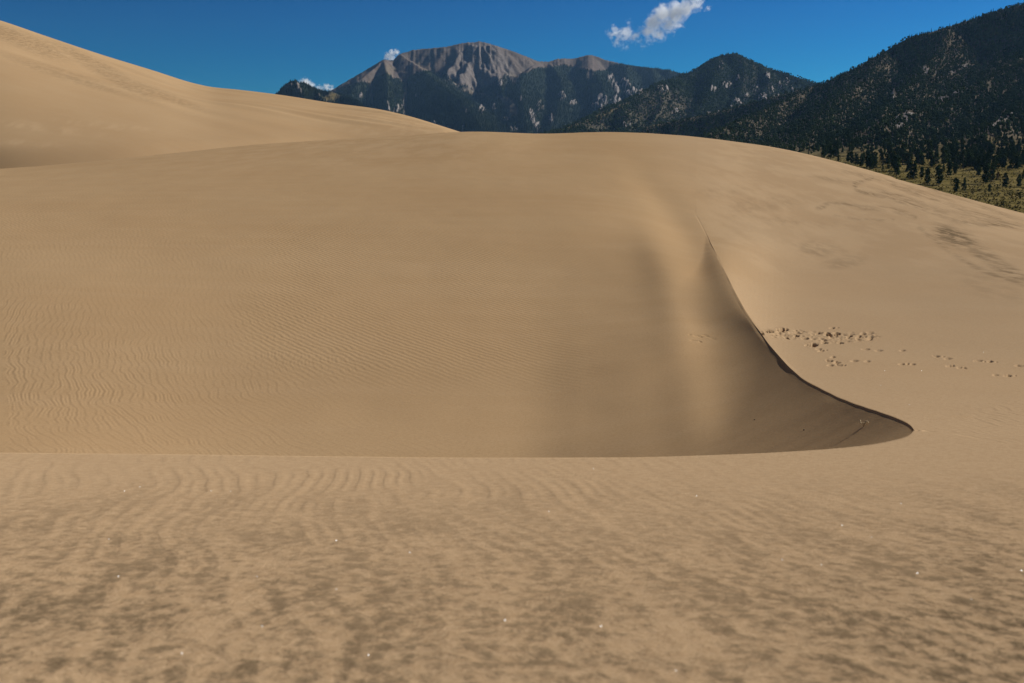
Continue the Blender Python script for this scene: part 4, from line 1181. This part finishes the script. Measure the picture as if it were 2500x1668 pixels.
# ------------------------------------------------------------------ small things on the sand
def twig_plant():
    """a dry wind-blown weed stuck in the wall of the hollow"""
    p = sand_hit(2108, 1041)
    r = link(bpy.data.objects.new('dry_weed', None)); r.location = p
    r['label'] = 'tiny dry straw-coloured weed stuck in the shaded sand wall'; r['category'] = 'weed'
    m1 = simple_mat('dry_straw', (0.36, 0.27, 0.15)); m2 = simple_mat('seed_fluff', (0.5, 0.4, 0.25))
    rr = np.random.default_rng(3)
    V, Fc = [], []
    V2, F2 = [], []
    for q in range(9):
        a = rr.uniform(0, 6.28); tip = np.array([0.024 * math.cos(a), 0.02 * math.sin(a), rr.uniform(0.02, 0.042)])
        mid = tip * 0.55 + np.array([0, 0, 0.012]); s = np.array([-math.sin(a), math.cos(a), 0]) * 0.0013
        b = len(V); V += [-s - np.array([0, 0, .01]), s - np.array([0, 0, .01]), mid + s, mid - s, tip]
        V += [np.array([0.001, 0.001, -0.01])]
        Fc += [(b, b+1, b+2, b+3), (b+3, b+2, b+4), (b+1, b+5, b+2), (b+5, b, b+3)]
        b = len(V2); s2 = 0.005 * rr.uniform(.7, 1.5)
        V2 += [tip + np.array(v) * s2 for v in ((1,0,0),(-1,0,0),(0,1,0),(0,-1,0),(0,0,1.3),(0,0,-1))]
        for x, y, z in ((0,2,4),(2,1,4),(1,3,4),(3,0,4),(2,0,5),(1,2,5),(3,1,5),(0,3,5)): F2.append((b+x, b+y, b+z))
    link(bpy.data.objects.new('stalk', tri_mesh('stalk', V, Fc, m1)), r)
    link(bpy.data.objects.new('seed_head', tri_mesh('seed_head', V2, F2, m2)), r)
twig_plant()

def pebble(px, row, size, label):
    p = sand_hit(px, row)
    bm = bmesh.new(); bmesh.ops.create_icosphere(bm, subdivisions=2, radius=size)
    for v in bm.verts:
        k = 1 + 0.35 * float(perlin(np.array([v.co.x / size * 1.3 + px]), np.array([v.co.y / size * 1.3 + v.co.z / size]), 3)[0])
        v.co *= k; v.co.z *= 0.6
    me = bpy.data.meshes.new('pebble'); bm.to_mesh(me); bm.free(); me.materials.append(M_PEB)
    for f in me.polygons: f.use_smooth = True
    o = link(bpy.data.objects.new('pebble', me)); o.location = (p[0], p[1], p[2] + size * 0.2)
    o['label'] = label; o['category'] = 'pebble'; o['group'] = 'pebbles in the hollow'
M_PEB = simple_mat('dark_stone', (0.06, 0.045, 0.035))
pebble(1842, 1027, 0.007, 'dark round pebble on the lit floor of the hollow, left of the weed')
pebble(1962, 1050, 0.007, 'dark flat pebble halfway between the weed and the other pebble')

def glints():
    """quartz flakes added as sand glints, each turned to mirror the sun"""
    t = NT('quartz'); b = t.n('ShaderNodeBsdfPrincipled')
    b.inputs['Base Color'].default_value = (0.9, 0.88, 0.84, 1); b.inputs['Roughness'].default_value = 0.42
    b.inputs['Specular IOR Level'].default_value = 1.0
    m = t.out(b.outputs[0])
    V, Fc = [], []; r = np.random.default_rng(9)
    pts = [(305,1198),(343,1190),(516,1198),(563,1198),(555,1229),(266,1317),(290,1407),(628,1406),(443,1594),(1232,1513),(1468,1528),(1909,1365),(2006,1379),(2127,1312),(2372,1465),(2056,1284),(2490,1394),(1450,1145),
           (1000,1350),(820,1322),(2240,1400),(1650,1640),(820,1440),(1340,1250),(1700,1210),(2200,1230),(900,1600),(640,1530),(2150,940),(2220,990),(2400,860),(1900,700),(2050,560),(740,763),(1480,700),(2160,905),(2250,905)]
    for px, row in pts:
        p = sand_hit(px, row); d = p[1]
        s = 0.0011 * max(1.0, d / 2.2)**0.35 * r.uniform(.6, 1.15)
        view = -p / np.linalg.norm(p); hv = view + np.array(SUNV); hv /= np.linalg.norm(hv)
        hv = hv + r.normal(0, 0.05, 3); hv /= np.linalg.norm(hv)
        u = np.cross(hv, [0, 0, 1]); u /= np.linalg.norm(u); v = np.cross(hv, u)
        b = len(V); c = p + np.array([0, 0, s * 0.9])
        for k in range(6): V.append(c + s * (math.cos(k * 1.047) * u + math.sin(k * 1.047) * v) * r.uniform(.8, 1.1))
        V.append(c - hv * s * 1.2)
        Fc.append(tuple(b + k for k in range(6)))
        for k in range(6): Fc.append((b + (k + 1) % 6, b + k, b + 6))
    o = link(bpy.data.objects.new('quartz_grains', tri_mesh('quartz_grains', V, Fc, m))); o['kind'] = 'stuff'
glints()

# ------------------------------------------------------------------ haze
HX, HY0, HY1, HZ0, HZ1 = 9100.0, -300.0, 9800.0, -62.0, 1480.0
def haze():
    t = NT('haze_air'); v = t.n('ShaderNodeVolumePrincipled')
    v.inputs['Color'].default_value = (0.30, 0.58, 1.0, 1); v.inputs['Density'].default_value = 1.4e-5
    v.inputs['Anisotropy'].default_value = 0.2
    m = t.out(None, v.outputs[0])
    m.volume_intersection_method = 'ACCURATE' if hasattr(m, 'volume_intersection_method') else None
    bm = bmesh.new(); bmesh.ops.create_cube(bm, size=1.0)
    me = bpy.data.meshes.new('haze'); bm.to_mesh(me); bm.free(); me.materials.append(m)
    o = link(bpy.data.objects.new('haze', me)); o['kind'] = 'stuff'
    o.scale = (2 * HX, HY1 - HY0, HZ1 - HZ0); o.location = (0, (HY0 + HY1) / 2, (HZ0 + HZ1) / 2)
haze()

# ------------------------------------------------------------------ clouds
def cloud(puffs, Y, label, dens, seed, wisp=0.0):
    """puffs: (px, row, radius px, strength) -> one volume with a lumpy, ragged body"""
    P = np.array([list(at(p[0], p[1], Y)) for p in puffs]); R = np.array([p[2] / F * Y for p in puffs]); S = [p[3] for p in puffs]
    lo = (P - R[:, None] * 1.6).min(0); hi = (P + R[:, None] * 1.6).max(0); c = (lo + hi) / 2
    t = NT('cloud_vapour')
    tc = t.n('ShaderNodeTexCoord').outputs['Object']
    s0 = float(np.median(R))
    nz = t.n('ShaderNodeTexNoise'); t.set(nz, 'Vector', tc); nz.inputs['Scale'].default_value = 0.9 / s0; nz.inputs['Detail'].default_value = 4; nz.inputs['Roughness'].default_value = 0.6
    off = t.n('ShaderNodeVectorMath', operation='SUBTRACT'); t.set(off, 0, nz.outputs['Color']); off.inputs[1].default_value = (.5, .5, .5)
    wp = t.n('ShaderNodeVectorMath', operation='MULTIPLY_ADD'); t.set(wp, 0, off.outputs[0]); wp.inputs[1].default_value = (s0 * 1.6,) * 3; t.set(wp, 2, tc)
    tot = None
    for p, r, s in zip(P, R, S):
        q = p - c
        ds = t.n('ShaderNodeVectorMath', operation='DISTANCE'); t.set(ds, 0, wp.outputs[0]); ds.inputs[1].default_value = tuple(q)
        v = t.math('MULTIPLY', t.math('SUBTRACT', 1.0, t.math('DIVIDE', ds.outputs['Value'], float(r)), clamp=True), float(s))
        tot = v if tot is None else t.math('MAXIMUM', tot, v)
    n2 = t.noise(tc, 2.6 / s0, 5, 0.65)
    d = t.math('SUBTRACT', t.math('MULTIPLY', tot, 1.6), t.math('MULTIPLY', t.ramp(n2, 0.25, 0.75), 0.95), clamp=True)
    d = t.math('MULTIPLY', d, dens / s0)
    v = t.n('ShaderNodeVolumePrincipled', i_Density=d); v.inputs['Color'].default_value = (0.99, 0.99, 0.99, 1); v.inputs['Anisotropy'].default_value = 0.35
    m = t.out(None, v.outputs[0])
    # a hull of overlapping lumps around the body, so the volume has a shape of its own
    bm = bmesh.new()
    bmesh.ops.create_cube(bm, size=1.0)
    for vtx in bm.verts: vtx.co = Vector([float(vtx.co[i] * (hi[i] - lo[i])) for i in range(3)])
    bmesh.ops.bevel(bm, geom=bm.edges[:], offset=float((hi - lo).min() * 0.2), segments=2, affect='EDGES')
    me = bpy.data.meshes.new('cloud'); bm.to_mesh(me); bm.free(); me.materials.append(m)
    o = link(bpy.data.objects.new('cloud', me)); o.location = tuple(c)
    o['label'] = label; o['category'] = 'cloud'
    return o
cloud([(1506,80,24,.95),(1490,86,18,.8),(1528,82,24,.9),(1504,104,18,.65),(1550,90,26,.65),(1572,80,24,.75),(1596,56,30,1.1),(1586,74,26,1.0),(1618,36,34,1.15),(1648,32,36,1.15),(1674,22,30,1.05),(1696,8,28,.9),(1634,58,30,.9),(1608,84,28,.75),(1592,98,22,.5),(1654,54,24,.8),(1566,110,18,.45),(1526,112,26,.35),(1704,-8,26,.85),(1536,58,14,.5),(1560,66,12,.5),(1640,78,18,.5)],
      15000, 'large ragged white cloud drifting above the mountains', 2.3, 1)
cloud([(1729,20,11,.55),(1721,24,8,.4),(1735,17,7,.4)], 15000, 'tiny wisp of cloud right beside the large ragged cloud', 2.0, 2)
cloud([(745,202,18,1.0),(758,212,16,.9),(735,208,12,.8),(778,214,14,.6),(798,212,12,.9),(808,216,13,.8),(785,220,18,.6)], 13500, 'small puffy white cloud behind the dark crag', 3.0, 3)
cloud([(957,131,14,1.0),(945,137,12,.9),(968,128,12,1.0),(955,142,14,.9)], 13500, 'small white cloud peeking over the left shoulder of the peak', 2.6, 4)
